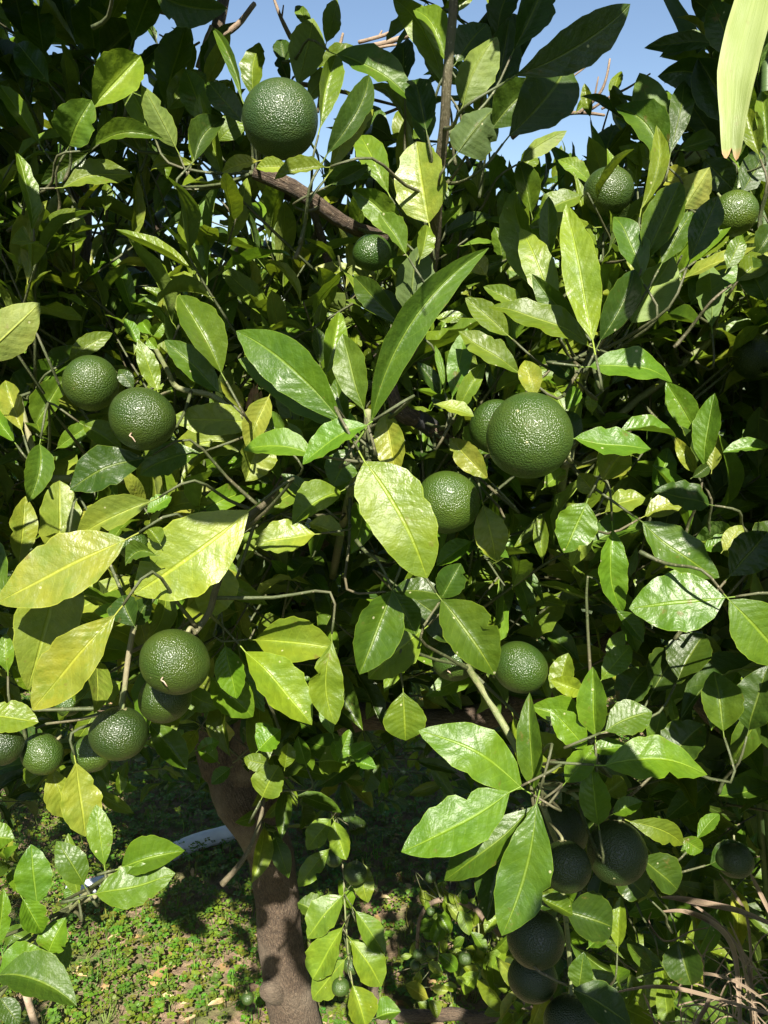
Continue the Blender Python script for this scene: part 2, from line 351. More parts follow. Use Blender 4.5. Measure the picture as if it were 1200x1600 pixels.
# ------------------------------------------------------------ the mandarin tree: trunk and limbs
TB = ground(470, 1668)
tree = empty('mandarin_tree', (TB[0], TB[1], 0), 'large mandarin tree in the foreground with glossy leaves and a bare trunk', 'tree')
NET = []                     # points of the branch network, for joining leaves to it
def limb(name, pix, rad, mat, seg=10, rough=.08, parent=tree, net=True, label=None):
    pts = [at(*p) for p in pix]; b = Buf(); tube(b, pts, rad, seg, rough=rough)
    o = link(name, b.mesh(name, mat, pts[0]), parent, pts[0])
    if label: o['label'] = label
    if net:
        for i in range(len(pts)-1):
            for k in range(5): NET.append(pts[i]+(pts[i+1]-pts[i])*k/5)
    return o
limb('trunk', [(478, 1680, 1.68), (462, 1600, 1.64), (442, 1500, 1.6), (432, 1400, 1.57), (418, 1320, 1.54), (375, 1250, 1.5), (352, 1190, 1.5)], [.064, .050, .045, .043, .044, .046, .042], M_BARK, 26, .05)
limb('knot', [(440, 1552, 1.60), (424, 1548, 1.56), (415, 1546, 1.545)], [.024, .022, .015], M_BARK, 12, .06, net=False, label='sawn-off knot on the trunk')
limb('limb', [(352, 1200, 1.5), (310, 1050, 1.45), (260, 850, 1.4), (200, 650, 1.35), (172, 540, 1.3), (205, 440, 1.25), (232, 350, 1.25), (225, 270, 1.3)], [.045, .036, .034, .033, .03, .027, .022, .016], M_BARK, 14, .06)
limb('limb', [(232, 360, 1.25), (250, 260, 1.3), (290, 180, 1.3), (322, 110, 1.3), (345, 20, 1.3), (360, -60, 1.35)], [.02, .014, .013, .011, .008], M_BARK, 10, .08)
limb('limb', [(400, 1290, 1.53), (440, 1180, 1.45), (560, 1120, 1.25), (700, 1130, 1.15), (860, 1080, 1.05), (980, 980, 1.0)], [.04, .03, .022, .02, .016, .011], M_BARK, 12, .06)
limb('limb', [(370, 1230, 1.5), (430, 1000, 1.35), (520, 820, 1.15), (600, 700, .95), (640, 655, .80)], [.035, .028, .02, .012, .009], M_BARK, 12, .06)
limb('limb', [(30, 640, 1.3), (55, 560, 1.25), (80, 480, 1.2), (118, 420, 1.15), (125, 330, 1.15), (120, 250, 1.1)], [.02, .018, .016, .018, .016, .012], M_BARK, 10, .08)
limb('limb', [(0, 410, 1.05), (45, 440, 1.1), (100, 470, 1.2)], [.009, .012, .014], M_BARK, 8, .08)
limb('limb', [(160, 560, 1.3), (60, 620, 1.28), (40, 640, 1.3), (-60, 760, 1.3)], [.02, .016, .018], M_BARK, 8, .08)
limb('branch', [(400, 268, .70), (455, 292, .70), (500, 322, .71), (545, 352, .73), (600, 372, .76)], [.0075, .0070, .0068, .006], M_BARK, 10, .1)
limb('branch', [(425, 290, .95), (500, 320, .95), (560, 335, 1.0), (630, 320, 1.05), (720, 360, 1.1)], [.010, .009, .012, .007], M_BARK, 10, .1)
limb('branch', [(712, -40, .56), (706, 40, .57), (699, 120, .58), (694, 200, .60), (687, 260, .62), (683, 320, .64), (678, 400, .68), (660, 500, .74), (640, 600, .78)], [.0030, .0034, .0037, .0045, .0048, .0045, .0045], M_STEM, 12, .05, label='straight upright grey-brown shoot')
limb('branch', [(612, 590, .64), (616, 625, .64), (632, 648, .65), (660, 658, .66), (690, 682, .67), (720, 700, .74)], [.0035, .0055, .0075, .0062, .0058, .004], M_BARK, 12, .12, label='stubby pruned branch with a black tape ring')
limb('tape', [(652, 655, .655), (664, 661, .66), (676, 671, .665)], [.0078, .0078], M_BLACK, 12, .03, net=False)
limb('branch', [(480, 300, .9), (508, 390, .86), (522, 440, .84), (555, 505, .80), (588, 548, .76), (605, 600, .70)], [.0045, .005, .005, .0055], M_BARK, 8, .1)
limb('branch', [(650, 385, .80), (608, 425, .80), (575, 450, .82), (545, 478, .86), (530, 505, .9)], [.0032, .0035, .0036], M_GTWIG, 8, .05)
limb('branch', [(240, 540, .70), (262, 580, .71), (278, 606, .72), (330, 618, .72), (362, 640, .71), (398, 660, .70), (450, 700, .75)], [.0020, .0024, .0028, .003, .0034], M_GTWIG, 8, .08)
limb('branch', [(470, 700, .80), (425, 775, .70), (392, 805, .64), (360, 855, .60), (338, 918, .585), (326, 958, .58), (304, 988, .57)], [.0030, .0032, .0028, .0026, .0024], M_STEM, 8, .08)
limb('branch', [(210, 975, .60), (200, 1030, .60), (193, 1090, .60), (187, 1110, .60)], [.0022, .0020], M_GTWIG, 8, .05)
limb('branch', [(30, 620, .75), (48, 690, .72), (70, 735, .72), (85, 760, .78), (200, 765, 1.0)], [.0025, .003, .004], M_GTWIG, 8, .08)
limb('branch', [(80, 748, .74), (160, 748, .76), (250, 756, .80), (330, 780, .84), (420, 760, .9)], [.0035, .004, .006], M_GTWIG, 8, .06)
limb('branch', [(880, 760, .9), (950, 670, .78), (990, 630, .76), (1030, 600, .75), (1075, 562, .74), (1108, 532, .73), (1118, 505, .72)], [.0042, .0036, .0036, .0034, .0032], M_GTWIG, 10, .06)
limb('branch', [(1180, 470, 1.0), (1110, 512, .92), (1060, 540, .92), (980, 620, .98), (860, 760, 1.1)], [.010, .0105, .010, .012], M_BARK, 10, .08)
limb('branch', [(905, 440, .72), (925, 405, .72), (950, 360, .72), (1000, 315, .74), (1035, 280, .78), (1080, 240, .84)], [.0036, .0036, .0034, .0038], M_GTWIG, 8, .06)
limb('branch', [(690, 960, .86), (730, 1040, .68), (752, 1075, .64), (778, 1118, .63), (808, 1170, .62), (835, 1225, .61), (856, 1280, .61), (868, 1312, .62)], [.0034, .0026, .0028, .0028, .0024, .002], M_GTWIG, 10, .06)
limb('branch', [(413, 1238, .82), (404, 1290, .80), (382, 1340, .80), (347, 1382, .80)], [.0020, .0022, .0024, .0034], M_STEM, 8, .15, label='bare grey twig hanging in front of the trunk')
limb('branch', [(150, 1400, .60), (105, 1420, .62), (60, 1470, .64), (10, 1540, .68), (-60, 1640, .75)], [.0020, .0022, .003], M_GTWIG, 8, .06)
limb('branch', [(190, 1355, .585), (165, 1372, .59), (128, 1402, .60), (100, 1430, .62)], [.0014, .0018, .002], M_GTWIG, 8, .05)
limb('branch', [(925, 540, .60), (915, 580, .66), (900, 640, .74), (890, 720, .66), (880, 745, .70), (860, 900, .95)], [.0025, .003, .004], M_GTWIG, 8, .06)
limb('branch', [(930, 1150, .62), (905, 1180, .62), (870, 1200, .62), (835, 1215, .61)], [.0016, .002, .0022], M_GTWIG, 8, .05)
limb('branch', [(575, 640, .56), (573, 690, .57), (560, 730, .62), (540, 800, .72), (520, 900, .9)], [.0028, .003, .0045], M_GTWIG, 8, .05)
limb('branch', [(935, 1290, .64), (895, 1240, .63), (850, 1230, .62)], [.0018, .0018], M_GTWIG, 8, .05)
limb('branch', [(895, 1620, .70), (890, 1500, .70), (880, 1400, .68), (872, 1330, .66)], [.0022, .0022], M_GTWIG, 8, .05)
# bare and dead twigs against the sky
def twigs(name, lines, mat, parent=tree, label=None):
    for pix, rad in lines: limb(name, pix, rad, mat, 6, .12, parent=parent, net=False, label=label)
twigs('dead_twig', [([(800, 215, 1.1), (834, 186, 1.1), (868, 150, 1.1), (905, 100, 1.1), (935, 72, 1.1), (958, 40, 1.1)], [.004, .0034, .003, .0024, .0014]),
    ([(836, 190, 1.1), (870, 181, 1.1), (905, 176, 1.1), (945, 180, 1.1)], [.0034, .003, .0026, .0018]),
    ([(905, 176, 1.1), (930, 155, 1.1), (945, 130, 1.1), (953, 92, 1.1)], [.0026, .0022, .0014]),
    ([(925, 170, 1.1), (955, 150, 1.1), (980, 138, 1.1), (1016, 115, 1.1)], [.0022, .002, .0012]),
    ([(870, 150, 1.1), (890, 118, 1.1), (903, 98, 1.1)], [.0016, .001]), ([(885, 127, 1.1), (915, 105, 1.1)], [.0016, .001]),
    ([(928, 157, 1.1), (935, 120, 1.1)], [.0018, .001]), ([(940, 170, 1.1), (966, 160, 1.1)], [.0018, .001]),
    ([(545, 80, 1.3), (590, 70, 1.3), (640, 55, 1.3), (660, 40, 1.3)], [.0045, .0045, .0035]), ([(560, 66, 1.3), (600, 55, 1.3), (632, 40, 1.3)], [.003, .003]),
    ([(590, 60, 1.3), (597, 48, 1.3)], [.002, .0014]), ([(530, 75, 1.3), (536, 52, 1.3)], [.003, .002]), ([(565, 85, 1.3), (590, 75, 1.3), (620, 70, 1.3)], [.003, .002]),
    ([(560, 192, 1.1), (600, 178, 1.1), (640, 162, 1.1)], [.0024, .002]), ([(548, 240, 1.2), (560, 190, 1.2), (575, 130, 1.2)], [.0028, .002]),
    ([(465, 130, 1.2), (520, 140, 1.2), (560, 150, 1.2), (620, 165, 1.2)], [.004, .003, .002]),
    ([(455, 60, 1.2), (440, 30, 1.2), (425, -10, 1.2)], [.004, .003, .0016]), ([(440, 30, 1.2), (443, 8, 1.2)], [.0018, .001]),
    ([(285, 45, 1.25), (270, 25, 1.25), (245, 15, 1.25)], [.0028, .004, .005]), ([(275, 35, 1.25), (278, 20, 1.25)], [.002, .0012]),
    ([(340, 60, 1.3), (370, 40, 1.3), (398, 5, 1.3)], [.006, .005, .004]), ([(308, 105, 1.25), (320, 65, 1.25), (330, 40, 1.25)], [.003, .0026]),
    ([(267, 73, 1.1), (258, 60, 1.1), (249, 54, 1.1)], [.0014, .0012]), ([(305, 90, 1.2), (300, 75, 1.2), (312, 66, 1.2)], [.0022, .0018]),
    ([(340, 430, 1.5), (380, 380, 1.4), (420, 350, 1.4), (450, 340, 1.4)], [.005, .004, .003]), ([(330, 400, 1.4), (400, 395, 1.4), (480, 420, 1.4)], [.004, .003]),
    ([(400, 330, 1.3), (395, 370, 1.3), (430, 400, 1.3)], [.003, .0024]), ([(0, 855, 1.0), (18, 858, 1.0), (40, 866, 1.0)], [.0016, .0022]),
    ([(958, 750, .9), (972, 700, .9), (985, 635, .9)], [.003, .002]), ([(955, 655, .8), (972, 640, .8), (986, 615, .8)], [.0018, .0016])], M_DEAD)

# ------------------------------------------------------------ hero leaves: base x y, tip x y, width, depth, tint, options
# t depth slope, r roll (+ faces up), a arch, f fold, b bend, c curl, k twist, q shape; flags: s shaded from above, h half shaded, u underside
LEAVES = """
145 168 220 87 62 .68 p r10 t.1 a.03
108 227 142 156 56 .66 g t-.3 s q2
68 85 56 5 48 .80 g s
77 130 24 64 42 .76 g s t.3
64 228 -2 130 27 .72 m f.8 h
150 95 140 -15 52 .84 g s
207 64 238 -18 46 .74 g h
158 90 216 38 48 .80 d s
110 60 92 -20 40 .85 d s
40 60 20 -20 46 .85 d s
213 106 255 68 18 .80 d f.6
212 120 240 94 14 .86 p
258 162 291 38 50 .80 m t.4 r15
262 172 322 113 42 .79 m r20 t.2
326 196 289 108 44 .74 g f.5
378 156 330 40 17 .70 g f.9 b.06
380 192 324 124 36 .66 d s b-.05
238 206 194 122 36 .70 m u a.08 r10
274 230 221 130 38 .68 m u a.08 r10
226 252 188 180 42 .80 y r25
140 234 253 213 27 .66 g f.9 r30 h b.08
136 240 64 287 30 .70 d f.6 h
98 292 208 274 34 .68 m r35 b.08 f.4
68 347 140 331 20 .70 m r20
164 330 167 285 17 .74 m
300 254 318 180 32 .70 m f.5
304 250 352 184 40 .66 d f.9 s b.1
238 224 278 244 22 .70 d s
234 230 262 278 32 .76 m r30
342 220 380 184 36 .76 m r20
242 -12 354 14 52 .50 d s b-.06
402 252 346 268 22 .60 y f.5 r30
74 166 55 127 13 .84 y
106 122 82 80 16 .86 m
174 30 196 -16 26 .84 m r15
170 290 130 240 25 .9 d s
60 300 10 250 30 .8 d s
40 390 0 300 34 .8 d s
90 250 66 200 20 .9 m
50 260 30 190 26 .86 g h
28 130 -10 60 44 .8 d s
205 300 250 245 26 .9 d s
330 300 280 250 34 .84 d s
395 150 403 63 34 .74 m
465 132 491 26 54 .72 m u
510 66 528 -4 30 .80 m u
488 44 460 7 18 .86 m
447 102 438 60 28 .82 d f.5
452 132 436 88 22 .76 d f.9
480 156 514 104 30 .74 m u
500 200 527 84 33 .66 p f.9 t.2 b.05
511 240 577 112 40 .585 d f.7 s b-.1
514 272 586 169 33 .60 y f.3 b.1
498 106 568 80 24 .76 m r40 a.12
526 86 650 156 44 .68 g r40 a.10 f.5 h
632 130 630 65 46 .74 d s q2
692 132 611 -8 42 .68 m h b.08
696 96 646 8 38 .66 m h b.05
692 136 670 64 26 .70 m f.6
666 204 648 121 44 .62 d s q2
664 225 662 160 36 .66 g h
724 164 776 54 56 .62 m u h b.05
714 96 762 34 50 .66 d s
716 238 774 166 66 .60 d s q2 u
770 176 796 28 52 .68 d s
738 110 778 10 40 .72 d s
775 60 800 -30 44 .70 d s
606 300 561 207 42 .66 p r10
670 348 650 220 76 .62 y q2 r15 a.02
626 372 549 296 44 .64 m h b.08
634 396 592 332 32 .60 m h
656 406 668 350 28 .60 m r20
508 262 428 278 24 .56 m f.8 r40
518 288 576 258 22 .62 d f.5
452 262 400 262 22 .58 y f.6 r30
735 292 783 272 20 .80 m r30
798 372 786 294 26 .80 p
770 356 751 306 22 .84 p
786 412 774 354 32 .74 g h
700 330 712 262 13 .74 g f.5
712 350 736 285 14 .76 m f.6
722 330 756 250 14 .82 m f.6
704 300 748 240 16 .84 d f.6
716 380 748 330 20 .78 d h
700 372 724 300 16 .8 m
735 350 742 300 16 .86 m
690 370 770 335 22 .74 d h r30
762 290 740 250 18 .9 g
550 300 530 220 22 .9 g
590 250 600 190 26 .95 g h
560 240 540 170 26 .98 m
620 225 640 160 30 .95 m
600 220 575 160 26 .98 g
650 250 660 190 26 .95 m h
455 400 460 330 24 .90 d s
470 410 452 340 22 .9 g
806 118 988 5 64 .52 d s b-.05 q1
796 212 892 92 84 .58 d s b-.05
804 76 852 -24 54 .62 d s
770 200 842 128 60 .60 d s b.05
780 140 820 20 46 .7 d s
815 252 886 203 24 .72 m r40 u b.06
812 262 838 240 28 .78 m
922 182 913 130 17 1.0 m
957 152 970 110 18 1.0 m h
900 175 918 150 10 1.08 m
1040 234 997 111 52 .72 g h u
1048 238 1072 120 34 .70 d h
1036 252 961 164 50 .70 g h b.1
1036 264 968 228 30 .72 m r20
996 292 993 220 22 .72 m
1002 326 1026 194 27 .62 m f.6 b.1
956 264 930 246 15 .80 m
924 288 873 247 22 .72 p r30
906 282 842 292 22 .78 d s b-.3 a.2
830 332 811 250 36 .74 g
912 306 834 348 36 .70 m r35 a.15
1030 290 1074 268 28 .70 y r20
1068 326 1110 260 52 .68 y h u
1008 408 1063 284 54 .60 g t.2
1078 406 1122 306 46 .56 d s f.3
1034 412 1082 328 42 .60 g r10
926 532 885 316 54 .545 p r8 t.2 a.02
1002 434 961 334 42 .60 g
858 404 857 306 28 .64 m
850 458 798 292 50 .64 p t.3
866 484 814 352 46 .60 p r10 t.2
1120 68 1008 73 26 .74 d s r20 a.1
1112 130 1028 120 42 .72 d s b.15 f.6
1130 40 1080 -5 34 .72 d s
1150 90 1110 0 50 .66 d s
1160 200 1090 90 60 .70 d s
1125 230 1070 150 36 .74 d s
1120 250 1110 180 34 .74 d s
1186 242 1164 168 32 .66 m h
1200 232 1190 140 28 .66 m
1160 300 1200 230 46 .72 d s
1100 250 1150 300 44 .72 d s
1190 330 1160 270 40 .76 d s
1060 235 1120 215 28 .72 g h f.7
1092 404 1137 364 26 .66 m r10
1136 420 1160 366 28 .62 m
1150 440 1200 400 40 .60 m h
1180 400 1215 350 40 .64 d s
1196 470 1164 400 46 .60 g h
-32 562 62 474 66 .60 y r-5 u
346 582 279 459 56 .60 g t.1
342 612 257 530 42 .64 g f.5 h
246 610 216 530 29 .64 p r10
216 536 195 497 18 .66 n f.5
236 522 222 502 20 .67 n q2
238 524 254 505 20 .67 n q2
232 530 245 545 16 .67 n q2
108 562 175 519 28 .74 m r20
58 606 134 540 42 .76 g h
28 642 76 570 42 .78 g
56 664 102 588 40 .74 g r20
34 672 8 594 36 .66 y
62 694 44 784 40 .62 g h b.08
22 690 -16 640 34 .68 n
88 872 94 750 58 .70 y r15 q2
30 880 40 775 40 .76 y
226 716 108 764 62 .60 d f.3 r20 b.05
312 708 218 742 46 .63 g f.3 h b.08
402 662 266 654 48 .70 y r15 f.2
400 684 262 702 54 .76 y r20 h
402 688 384 752 54 .66 y r20 q2
130 664 190 702 36 .68 m r20
90 700 155 655 26 .74 n
60 740 130 700 30 .8 n
208 606 185 576 22 .60 d s
230 800 268 776 26 .62 n r30
340 660 300 640 20 .8 y
355 560 405 520 26 .86 g h
380 640 345 590 24 .8 y
400 560 375 600 26 .84 g
534 662 366 516 72 .52 g f.2 b.07 t.1
542 676 372 560 66 .54 g r30 f.3 b.05 h
568 640 535 521 50 .50 g t.1 f.3
580 658 768 384 50 .505 g f.85 b.11
640 492 656 378 58 .62 d h u
626 508 551 430 38 .62 d f.6 h
640 510 572 442 30 .66 d f.5
510 582 531 486 34 .64 p r10
500 568 494 511 24 .66 d s
707 620 730 512 36 .60 n f.3
714 644 758 565 27 .59 p
694 608 680 538 11 .60 n f.4
688 618 652 565 22 .62 d f.5
704 632 674 620 22 .60 d f.8 s
680 632 741 650 19 .57 y r50 f.4
812 582 717 516 38 .58 m r30 f.4 b-.05
794 524 727 465 36 .62 m r20 f.4
820 490 756 446 26 .62 m r30 f.5
682 497 732 496 18 .68 p r30
760 430 735 400 30 .66 y h
572 664 472 725 40 .485 n r40 f.4 b.05
492 712 379 698 40 .50 n r40 a.12 f.4
602 640 620 744 46 .53 y f.5 r10
570 722 668 903 98 .475 p t-.15 r5 q2 f.12 b.04
532 768 455 816 50 .56 m r30 a.15
540 668 524 590 28 .55 g f.6
606 522 584 488 24 .68 m
560 700 540 640 20 .6 n
762 748 702 684 38 .60 y h
835 622 820 562 34 .54 y f.4
420 620 385 700 38 .64 y
440 690 400 640 30 .66 g
450 660 470 700 20 .6 m
490 780 440 740 26 .66 g s
550 700 520 760 50 .62 g s
920 540 765 475 42 .57 m r40 f.3 a.1
904 512 830 429 36 .58 g h
938 532 992 418 46 .56 d s b.06
988 504 1052 398 66 .62 m h u
922 574 1054 590 46 .55 n r40 a.13 f.3
1112 510 1108 408 40 .66 g s u
1080 475 1148 396 62 .70 n
1040 470 1020 400 40 .70 g s
1085 672 1041 597 40 .66 n r10
1096 728 1046 600 40 .68 d h b-.05
1100 728 1116 614 40 .64 n h
1112 735 1122 680 24 .66 y
898 686 1018 700 40 .54 n r45 f.3 b-.04
942 750 974 703 50 .56 y q2
930 770 904 740 32 .58 y
945 800 1008 776 32 .66 y r40
1008 806 1075 774 34 .66 y r20
1108 788 1022 768 42 .62 d s r30
1020 772 1046 698 34 .70 n h
968 676 1058 680 19 .62 n r60
1204 698 1130 706 22 .62 n r40 f.6
896 592 850 552 32 .62 d f.7 h
884 640 902 604 24 .60 n
925 645 921 612 18 .68 p
935 620 950 580 22 .72 p
1088 740 1054 682 22 .66 y f.6
850 762 884 734 26 .66 p
1082 746 1108 727 18 .64 d
905 690 880 640 30 .66 d s
1010 700 1060 640 40 .76 d s
1040 760 990 720 36 .78 g s
956 600 1000 560 24 .72 d s
1010 560 1040 620 30 .78 d s
1130 640 1190 600 40 .8 d s
1150 760 1110 700 40 .74 d s
195 843 -6 942 92 .53 y r25 q0 f.12
236 783 116 840 48 .60 y r20
102 858 44 1078 92 .58 y r5 f.12
178 962 50 1110 76 .50 y r15 f.35 t-.1
-24 1118 60 1128 48 .58 p r25
388 798 208 928 112 .54 y r12 f.15 b-.03
244 868 196 884 30 .52 g f.9 b.3
250 850 232 826 24 .53 m f.8
350 884 322 964 62 .62 y h q2
256 918 230 1002 34 .60 m b-.1 f.4
202 968 146 952 24 .56 n r20 f.5
210 978 190 930 44 .55 d s f.7
212 976 236 930 34 .57 d s f.7
352 1010 370 1092 44 .66 n r10
330 1060 396 1120 56 .70 n h
400 1050 380 1000 34 .74 g s
188 1066 146 1100 36 .64 p r20
150 1110 118 1160 30 .66 m
234 1130 292 1202 42 .70 g s
308 1172 342 1158 22 .72 n
12 1050 8 990 26 .64 n
46 1080 20 1040 24 .66 m
185 1210 188 1240 16 .9 m
60 1190 20 1140 40 .66 d s
70 1205 40 1225 30 .66 m r20
400 1000 524 1012 66 .64 p h r10
384 1018 488 1132 66 .62 p r15 h
519 1004 524 1132 52 .58 m b-.1 f.3 h
612 924 562 1054 70 .52 g t-.2 r8
616 926 650 992 40 .54 g t-.2 r10
660 985 574 1060 66 .62 p r25 h
690 938 775 1054 76 .53 g t-.2 r12
630 1082 634 1158 64 .62 m h
492 835 398 850 46 .64 y r35 f.3 k.6
482 818 538 838 28 .66 y r40
755 790 776 877 50 .60 y h
736 846 682 884 30 .64 n r20
690 935 720 880 44 .60 d s
612 925 700 930 34 .60 d s r30
640 930 740 1000 60 .66 d s
520 1148 502 1098 21 .70 n
404 1172 438 1140 40 .68 n r20
430 1160 400 1130 24 .72 n
445 1200 450 1160 26 .70 m
530 1185 546 1140 24 .70 n q2
548 1180 580 1162 24 .69 n q2
540 1192 520 1158 26 .71 n q2
555 1190 588 1200 22 .69 n r20
498 1190 548 1192 42 .72 m r30 q2
410 1245 435 1196 48 .76 m h q2
420 1195 380 1185 26 .76 m
478 1195 465 1150 26 .8 n
340 1190 308 1165 24 .8 n
360 1200 330 1225 22 .84 g
490 1090 465 1060 36 .74 g s
816 1232 657 1140 74 .55 n r15 f.15 b.05
796 1238 626 1330 78 .52 n r20 f.12 b-.04
832 1262 690 1374 54 .56 g f.4 b-.06
838 1256 784 1462 78 .52 g h f.3 b.05 t-.1
800 1300 760 1440 60 .60 d s
836 1232 826 1084 38 .57 g f.8
916 786 881 864 62 .56 n r10
922 818 892 886 30 .60 y f.4 h
958 828 974 958 42 .60 n f.5 b-.12
1004 816 1126 902 60 .56 g h b-.06
1132 934 983 950 90 .54 n r15 f.1
1140 938 1236 1042 82 .52 n r12 f.12
1130 860 1160 820 28 .64 y
1096 860 1150 842 26 .66 n r30
1140 900 1200 830 60 .58 d s
1180 880 1230 820 60 .60 d s
1130 1142 1116 1048 58 .58 g h
1170 1140 1200 1040 60 .60 d s
964 954 1006 1004 24 .60 g f.7
940 1062 986 1008 36 .62 n h
950 1030 975 985 24 .66 n
868 1092 888 1020 36 .64 m h
930 1150 926 1042 44 .56 n r8
918 1132 830 1104 44 .58 n r20
916 1170 861 1108 44 .56 n r10
946 1142 1019 1112 52 .55 g r15 b.05
884 1204 828 1144 52 .60 y r10
946 1196 1108 1206 64 .53 n r25 b.06 f.2
924 1172 982 1168 26 .56 n r30 f.4
884 1222 932 1164 38 .56 n f.5
910 1080 860 1062 30 .62 p
1020 1168 1034 1108 30 .66 n
1056 1130 1048 1090 14 .7 n
1060 1060 1100 990 60 .64 d s
1020 1080 1060 1010 60 .66 d s
1040 1190 1100 1130 60 .62 d s
970 1110 1010 1040 50 .66 d s
80 1198 112 1280 44 .62 y r10
118 1192 134 1308 58 .58 y r10 f.12
163 1352 150 1257 36 .56 n f.2
190 1356 287 1328 52 .56 n r15
150 1396 274 1364 58 .545 n r20 b-.04 f.15
131 1382 89 1314 42 .56 g f.2
122 1400 106 1302 28 .60 m
118 1380 107 1412 24 .60 n
58 1412 48 1320 52 .58 n r10
36 1405 66 1458 38 .55 n f.8
74 1492 102 1434 46 .56 n k.8 f.4
108 1470 88 1530 24 .58 n f.5
-2 1522 68 1486 50 .54 n r15
52 1470 5 1455 32 .60 g h
-2 1524 119 1568 62 .52 g r20 b.05
0 1560 30 1600 30 .58 d
-24 1310 22 1310 38 .60 n
-4 1480 6 1390 26 .54 n f.6
935 1288 924 1196 46 .56 n r5
946 1240 975 1218 34 .62 m q2
958 1272 1004 1252 26 .60 n r20 f.5
984 1284 1070 1322 36 .62 m b.1 h
845 1404 896 1430 28 .60 g
884 1424 958 1448 66 .64 d s q2
896 1546 988 1602 56 .58 d s r20
905 1545 912 1488 36 .66 g h
965 1480 970 1400 24 .80 m
920 1480 950 1455 26 .76 n
1066 1310 1098 1330 28 .70 n
1090 1310 1124 1270 22 .76 n h
1110 1350 1180 1330 44 .72 d s
1000 1340 1060 1390 50 .72 d s
1010 1400 960 1350 50 .76 d s
1060 1470 1080 1540 56 .84 d s q2
1000 1500 1010 1580 40 .95 m
1030 1500 1045 1570 36 .95 m h
"""
LOW = """
517 1280 479 1328 34 1.30 p r20
522 1284 541 1344 32 1.29 p r10
514 1327 465 1386 30 1.28 p r10 h
568 1350 576 1411 32 1.30 p b-.1
550 1285 540 1262 20 1.34 g
545 1300 575 1290 26 1.34 d s
534 1400 479 1466 46 1.26 p r20
534 1450 489 1530 48 1.26 p r15
538 1500 488 1562 46 1.28 p r15
556 1424 602 1492 36 1.26 p r15 f.4
549 1470 598 1542 46 1.25 p r15 f.3
551 1540 572 1604 46 1.24 p r10
588 1590 626 1580 30 1.28 n r30
500 1430 465 1410 34 1.34 g h
548 1420 530 1375 24 1.32 n
545 1470 560 1500 30 1.34 g
"""
OCC = []; LIT = []; FORCE = []
def parse(block, hero=True, opts_d=None):
    out = []
    for ln in block.strip().splitlines():
        p = ln.split(); q = dict(t=None, r=None, a=None, f=None, b=0., c=0., k=0., q=0, s=False, h=False, u=False)
        for w_ in p[7:]:
            if len(w_) == 1: q[w_] = True
            else: q[w_[0]] = float(w_[1:])
        out.append((*map(float, p[:6]), p[6], q))
    return out
def place(buf, e, nu=16, nv=8):
    bx, by, tx, ty, wd, d, k, q = e
    mid = at((bx+tx)/2, (by+ty)/2, d); L2 = math.hypot(tx-bx, ty-by)*d/F
    upw = (by-ty)/max(1, math.hypot(tx-bx, ty-by))             # 1 = points up, -1 = hangs
    t = q['t'] if q['t'] is not None else random.uniform(-.25, .2)+.12*upw
    P0 = at(bx, by, d-t*L2*.5); P1 = at(tx, ty, d+t*L2*.5)
    Vw = nrm(CAM-mid); ax = nrm(P1-P0); Vp = nrm(Vw-ax*(Vw@ax)); B = np.cross(ax, Vp)
    if abs(B[2]) > .35: B = B*np.sign(B[2])
    else: B = B*np.sign(B[0]) if random.random() < .5 else -B*np.sign(B[0])
    r = R(q['r'] if q['r'] is not None else random.uniform(-12, 28))
    Nn = Vp*math.cos(r)+B*math.sin(r)
    if q['u']: Nn = -Nn
    f = q['f'] if q['f'] is not None else random.choice((random.uniform(.12, .4), random.uniform(.4, .95)))
    a = q['a'] if q['a'] is not None else random.uniform(.01, .12)
    if q['u']: a = -a
    hw = wd*.525*d/F/max(.45, math.cos(r))*(1+.12*f)
    bd = q['b']                                               # + bends up (or to the right) in the picture
    Bw = np.cross(ax, nrm(Nn-ax*(Nn@ax)))
    if (Bw[2] if abs(Bw[2]) > .35 else Bw[0]) < 0: bd = -bd
    shp = int(q['q']) if q['q'] else (1 if random.random() < .35 else 0)
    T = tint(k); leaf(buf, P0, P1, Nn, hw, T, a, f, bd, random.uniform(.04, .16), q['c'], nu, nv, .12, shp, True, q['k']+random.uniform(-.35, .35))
    if q['s'] or q['h']: OCC.append((mid, L2*(1.15 if q['s'] else .75), hw*2*(1.2 if q['s'] else .8), q['s'], ax))
    if not q['s']: LIT.append((mid, q['h'], hw*1.3))
    return P0, ax, L2
tb = Buf()
def join(P0, ax, L, net, r0=.0009):
    """a thin twig that leads from the petiole back to the nearest branch"""
    st = P0-ax*L*.11; D = np.linalg.norm(net-st-np.array([0, .05, -.02]), axis=1); j = int(np.argmin(D)); e = net[j]
    ln = np.linalg.norm(e-st)
    if ln > .11: e = st+nrm(-ax*1.2+fw*.6+np.array([0, 0, -.4]))*.06; ln = .06
    if ln < .004: return
    m1 = st-ax*min(.03, ln*.35); tube(tb, [st, m1, (m1+e)/2+np.array([0, .006, -.004]), e], [r0, r0*1.3, r0*2], 5, sub=3)
heroes = parse(LEAVES); NETA = np.array(NET)
RB = ground(1420, 1500)
side_tree = empty('mandarin_tree', (RB[0], RB[1], 0), 'shaded mandarin tree crowding in from the right edge beside the strap leaves', 'tree')
limb('trunk', [(1420, 1520, 1.75), (1400, 1200, 1.6), (1330, 900, 1.4), (1260, 650, 1.2), (1180, 470, 1.0)], [.06, .05, .04, .025, .012], M_BARK, 14, .05, parent=side_tree)
limb('limb', [(1400, 1200, 1.6), (1300, 1180, 1.3), (1160, 1150, .95), (1080, 1090, .82)], [.03, .02, .01, .006], M_BARK, 10, .06, parent=side_tree)
